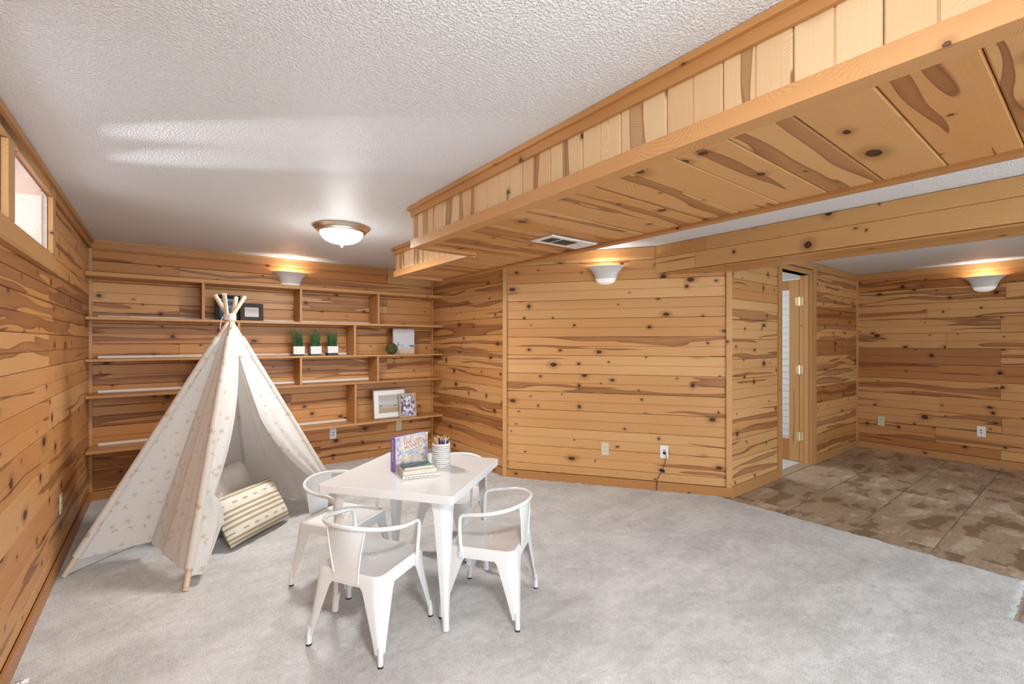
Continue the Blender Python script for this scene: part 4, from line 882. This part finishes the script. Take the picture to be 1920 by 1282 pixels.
# ridged cup with dark rings
cup = tag(tset('pencil_cup', (1.352, 2.478, TT)), 'white ridged ceramic cup with thin dark rings holding pencils', 'cup')
prof = [(0.0, 0.0), (0.050, 0.0), (0.053, 0.004)]
for k in range(11):
    z0 = 0.008+k*0.0118; prof += [(0.0518, z0), (0.0548, z0+0.003), (0.0550, z0+0.008), (0.0518, z0+0.0112)]
prof += [(0.0535, 0.141), (0.0505, 0.141), (0.0490, 0.135), (0.048, 0.02), (0.0, 0.018)]
ob('body', lathe(prof, 40), plain('cup_white', (0.78, 0.76, 0.72), 0.3, var=0.03), cup, smooth=True)
RING = plain('ring_charcoal', (0.09, 0.085, 0.08), 0.5)
for k in range(11):
    z0 = 0.008+k*0.0118; rg = bmesh.new()
    tube(rg, [((0.0522)*math.cos(a), (0.0522)*math.sin(a), z0+0.0012*math.sin(2*a+k*1.7)) for a in [2*PI*i/36 for i in range(37)]], 0.0013+0.0004*math.sin(k*2.1), 6); ob('dark_ring', rg, RING, cup, smooth=True)
PC = [('orange', (0.55, 0.20, 0.03)), ('amber', (0.60, 0.33, 0.06)), ('lavender', (0.40, 0.34, 0.50)), ('plum', (0.18, 0.06, 0.20)), ('brick red', (0.33, 0.07, 0.05)), ('navy', (0.015, 0.02, 0.08)), ('bright blue', (0.02, 0.16, 0.50)), ('white', (0.72, 0.68, 0.62)), ('black', (0.012, 0.012, 0.016)), ('charcoal', (0.05, 0.05, 0.06)), ('yellow', (0.62, 0.50, 0.08)), ('dark brown', (0.08, 0.04, 0.02)), ('olive green', (0.10, 0.13, 0.04)), ('pink', (0.55, 0.25, 0.27)), ('dark green', (0.02, 0.09, 0.05)), ('maroon', (0.16, 0.02, 0.03))]
PEND = plain('bare_pencil_wood', (0.62, 0.44, 0.28), 0.7)
for i, (nm, c_) in enumerate(PC):
    u_ = -1+2*((i*5) % 16)/15 if i >= 10 else -0.92+1.84*i/9; row = -0.5 if i < 10 else 0.5
    base = Vector((1.352, 2.478, TT+0.022))+RGT*(u_*0.022)+FWD*(-row*0.02)
    topp = Vector((1.352, 2.478, TT+0.022))+RGT*(u_*0.042+(-0.012 if i < 3 else 0))+FWD*(-row*0.04)+Vector((0, 0, 0.152+0.018*((i*7) % 5)/4))
    r = tag(tset('coloured_pencil', base), nm+' pencil standing in the ridged cup', 'pencil', 'pencils in the cup'); ax = topp-base; ln = ax.length; ax.normalize()
    ob('shaft', tube(bmesh.new(), [(0, 0, 0), tuple(ax*(ln-0.02))], 0.0038, 6), plain('pencil_'+nm.replace(' ', '_'), c_, 0.4), r)
    ob('sharpened_end', tube(bmesh.new(), [tuple(ax*(ln-0.02)), tuple(ax*ln)], 0.0037, 6, lambda k_: 1-0.85*k_), PEND, r)

# ================================================================== THINGS ON THE SHELVES
POTW = plain('pot_white', (0.76, 0.74, 0.71), 0.45); POTB = plain('pot_dipped_charcoal', (0.035, 0.033, 0.032), 0.6)
t = NT('artificial_grass'); nz = t.noise(t.tc(), 60.0, 2.0); GRASS = t.out(t.mix(t.rng(nz, 0.3, 0.7), (0.012, 0.07, 0.018), (0.05, 0.20, 0.05)), 0.5)
SOIL = plain('soil', (0.05, 0.035, 0.025), 0.95)
for i, (x, lean, lab) in enumerate(((1.128, -0.035, 'leftmost potted grass, its blades arching to the left'), (1.292, 0.0, 'middle potted grass of the three on the shelf'), (1.462, 0.004, 'rightmost potted grass of the three, next to the shelf divider'))):
    r = tag(empty('potted_grass', (x, 5.125, Z3), math.radians(-8+3*i)), lab, 'potted plant', 'potted grasses on the shelf'); h = 0.054
    bm = bmesh.new(); loft(bm, [rrect(hh, 0.003, 2, zz) for hh, zz in ((h-0.002, 0.014), (h, 0.098), (h-0.006, 0.098), (h-0.006, 0.084))], True, True, True); bmesh.ops.recalc_face_normals(bm, faces=bm.faces[:]); ob('pot', bm, POTW, r)
    bm = bmesh.new(); loft(bm, [rrect(hh, 0.003, 2, zz) for hh, zz in ((h-0.0025, 0.0), (h-0.0008, 0.017 if i < 2 else 0.026))], True, True, True); bmesh.ops.recalc_face_normals(bm, faces=bm.faces[:]); ob('dipped_base', bm, POTB, r)
    ob('soil', box(-h+0.006, h-0.006, -h+0.006, h-0.006, 0.078, 0.086), SOIL, r)
    rnd = random.Random(i+11); gb = bmesh.new()
    for k in range(170):
        bx_, by_ = rnd.uniform(-0.04, 0.04), rnd.uniform(-0.04, 0.04); hh = rnd.uniform(0.13, 0.215); ax_, ay_ = bx_*0.75+lean*rnd.uniform(0.3, 1.5)+rnd.gauss(0, 0.011), by_*0.5+rnd.gauss(0, 0.011)
        if k % 22 == 0: ax_ += rnd.choice((-1, 1))*0.03+lean
        a_ = rnd.uniform(0, 2*PI); wx, wy = 0.0022*math.cos(a_), 0.0022*math.sin(a_); prev = None
        for s in range(5):
            q = s/4; c_ = Vector((bx_+ax_*q*q, by_+ay_*q*q, 0.083+hh*(q-0.10*q*q*abs(ax_)*8))); f_ = 1-0.85*q; a1, b1 = gb.verts.new(c_+Vector((wx*f_, wy*f_, 0))), gb.verts.new(c_-Vector((wx*f_, wy*f_, 0)))
            if prev: gb.faces.new((prev[0], prev[1], b1, a1))
            prev = (a1, b1)
    ob('grass_blades', gb, GRASS, r)
# moss ball
t = NT('moss'); nz = t.noise(t.tc(), 70.0, 4.0, 0.7); MOSS = t.out(t.mix(t.rng(nz, 0.35, 0.65), (0.022, 0.030, 0.008), (0.14, 0.15, 0.035)), 0.95, bump=nz, bstr=1.0, bdist=0.01)
bm = bmesh.new(); bmesh.ops.create_icosphere(bm, subdivisions=5, radius=0.066); rnd = random.Random(4)
from mathutils import noise as mnoise
for v_ in bm.verts: v_.co *= 1+0.05*mnoise.noise(v_.co*60)+0.05*mnoise.noise(v_.co*140)
mb = tag(ob('moss_ball', bm, MOSS, smooth=True), 'round green moss ball in front of the beach picture', 'decoration'); mb.location = (2.122, 5.082, Z3+0.067)
for k in range(26):
    a_ = rnd.uniform(0, 2*PI); tl = rnd.uniform(0, PI); e1 = Vector((math.cos(a_), math.sin(a_), 0)); e2 = Vector((-math.sin(a_)*math.cos(tl), math.cos(a_)*math.cos(tl), math.sin(tl))); rr_ = 0.0685
    s0 = rnd.uniform(0, 6.28); P = [(e1*math.cos(s0+q*0.25)+e2*math.sin(s0+q*0.25))*rr_ for q in range(8)]
    if k < 14: ob('moss_strand', tube(bmesh.new(), P, 0.0013, 5), plain('twig_%d' % k, (0.09+0.04*(k % 3), 0.085, 0.03), 0.9), mb)
# beach picture panel
def ramp_mat(name, stops, axis='z', rough=0.4, warp=0.0, sc=20.0):
    t = NT(name); x, y, z = t.sep(t.tc()); c = {'x': x, 'z': z}[axis]
    if warp: c = t.math('ADD', c, t.math('MULTIPLY', t.math('SUBTRACT', t.noise(t.xyz(t.math('MULTIPLY', x, sc), t.math('MULTIPLY', z, sc)), 1.0, 3.0, 0.6, '2D'), 0.5), warp))
    col = stops[0][1]
    for p, cc_ in stops[1:]: col = t.mix(t.rng(c, p-0.006, p+0.006), col, cc_)
    return t, t.out(col, rough), x, z
_, BEACH, _, _ = ramp_mat('beach_print', [(0, (0.62, 0.50, 0.38)), (0.045, (0.60, 0.53, 0.45)), (0.075, (0.60, 0.60, 0.62)), (0.098, (0.62, 0.63, 0.66)), (0.24, (0.62, 0.61, 0.63)), (0.268, (0.52, 0.47, 0.48))], warp=0.02, sc=14.0)
bp = tag(empty('beach_book', (2.178, 5.158, Z3+0.001), math.radians(1)), 'upright beach book with blue sea and pale sky cover', 'book')
BP = empty('tmp'); bpy.data.objects.remove(BP)
ob('front_cover', box(0, 0.268, 0, 0.004, 0, 0.30, 0.001), BEACH, bp); ob('page_block', box(0.003, 0.264, 0.004, 0.022, 0.003, 0.297), PAPER, bp); ob('back_cover', box(0, 0.268, 0.022, 0.026, 0, 0.30, 0.001), COVW, bp)
SEA = plain('sea_blue', (0.06, 0.24, 0.42), 0.4); sea = bmesh.new(); sv = [sea.verts.new(p) for p in ((0.19, -0.0003, 0.103), (0.262, -0.0003, 0.108), (0.262, -0.0003, 0.080), (0.225, -0.0003, 0.083), (0.20, -0.0003, 0.094))]; sea.faces.new(sv); solid(sea, 0.0003); ob('sea_print', sea, SEA, bp)
hz_ = bmesh.new(); bx(hz_, 0.085, 0.125, -0.0005, 0.0, 0.099, 0.108); ob('shore_print', hz_, plain('shore_violet', (0.28, 0.26, 0.42), 0.5), bp)
fg = bmesh.new(); bx(fg, 0.054, 0.064, -0.0005, 0.0, 0.112, 0.142); bx(fg, 0.050, 0.058, -0.0005, 0.0, 0.095, 0.115); bx(fg, 0.060, 0.068, -0.0005, 0.0, 0.092, 0.112); ob('walker_print', fg, plain('walker_dark', (0.09, 0.11, 0.12), 0.5), bp)
letter('The Beach', 0.040, 0.022, 0.245, 0.05, plain('beach_title', (0.42, 0.36, 0.33), 0.5), bp)
# framed pictures
def framed(name, loc, rotz, w_, h_, fw, ft, fmat, art, label, mat_w=0.0, lean=0.10, fcol=(1, 1, 1)):
    r = tag(empty(name, loc), label, 'picture frame'); r.rotation_euler = (-lean, 0, math.radians(rotz))
    for n_, b in (('frame_bar', (0, w_, 0, ft, 0, fw)), ('frame_bar', (0, w_, 0, ft, h_-fw, h_)), ('frame_bar', (0, fw, 0, ft, fw, h_-fw)), ('frame_bar', (w_-fw, w_, 0, ft, fw, h_-fw))): ob(n_, box(*b, 0.0015), fmat, r, color=fcol)
    ob('backing', box(0.004, w_-0.004, ft*0.7, ft*0.9, 0.004, h_-0.004), GAP, r)
    if mat_w: ob('mount', box(fw, w_-fw, ft*0.55, ft*0.6, fw, h_-fw), PLASTW, r)
    a = fw+mat_w; ob('print', box(0, w_-2*a, 0, 0.001, 0, h_-2*a), art, r, loc=(a, ft*0.5, a)); return r
_, SEAART, _, _ = ramp_mat('seascape_print', [(0, (0.42, 0.31, 0.21)), (0.055, (0.48, 0.39, 0.30)), (0.085, (0.46, 0.44, 0.42)), (0.10, (0.50, 0.52, 0.55)), (0.14, (0.44, 0.42, 0.40)), (0.2, (0.40, 0.385, 0.375))], warp=0.03, sc=12.0)
GREYW = plain('weathered_grey_frame', (0.26, 0.20, 0.16), 0.6); TANW = plain('tan_frame', (0.50, 0.35, 0.23), 0.55)
fA = framed('framed_seascape', (1.925, 5.13, Z5+0.001), -1.0, 0.405, 0.345, 0.014, 0.018, GREYW, SEAART, 'wide framed seascape with white mount on the lowest shelf', 0.055)
for dx_ in (0.012, 0.185): o_ = ob('boat_print', box(dx_, dx_+0.028, -0.0008, 0.0, 0.078, 0.088), plain('boat_dark', (0.06, 0.06, 0.06), 0.6), fA, loc=(0.069, 0.009, 0.069)); 
t = NT('snapshot_print'); x, y, z = t.sep(t.tc()); nz = t.noise(t.xyz(t.math('MULTIPLY', x, 30.0), t.math('MULTIPLY', z, 22.0)), 1.0, 3.0, 0.6, '2D')
c1 = t.mix(t.rng(nz, 0.42, 0.45), (0.10, 0.085, 0.13), (0.30, 0.30, 0.45)); c1 = t.mix(t.rng(nz, 0.50, 0.53), c1, (0.74, 0.70, 0.76)); SNAP = t.out(c1, 0.3)
framed('framed_snapshot', (2.225, 5.085, Z5+0.001), 0.0, 0.215, 0.285, 0.020, 0.016, TANW, SNAP, 'small tan framed snapshot standing in front of the seascape')
_, NIGHT, _, _ = ramp_mat('night_print', [(0, (0.02, 0.03, 0.07)), (0.04, (0.05, 0.09, 0.20)), (0.08, (0.16, 0.24, 0.40)), (0.12, (0.03, 0.05, 0.11)), (0.15, (0.22, 0.32, 0.38))], warp=0.08, sc=16.0, rough=0.15)
framed('framed_night_print', (0.40, 5.14, Z2+0.001), 0.0, 0.21, 0.245, 0.036, 0.018, plain('black_frame', (0.012, 0.010, 0.010), 0.6, Specular_IOR_Level=0.2), NIGHT, 'black framed dark blue print behind the tepee poles')
_, ROSE, _, _ = ramp_mat('rose_print', [(0, (0.52, 0.52, 0.52)), (0.035, (0.45, 0.40, 0.42)), (0.06, (0.42, 0.27, 0.28)), (0.075, (0.5, 0.38, 0.38))], warp=0.05, sc=30.0)
framed('framed_rose_print', (0.600, 5.10, Z2+0.001), 2.0, 0.20, 0.172, 0.038, 0.022, DARKF, ROSE, 'small dark wood frame with a pink and grey print on the second shelf')
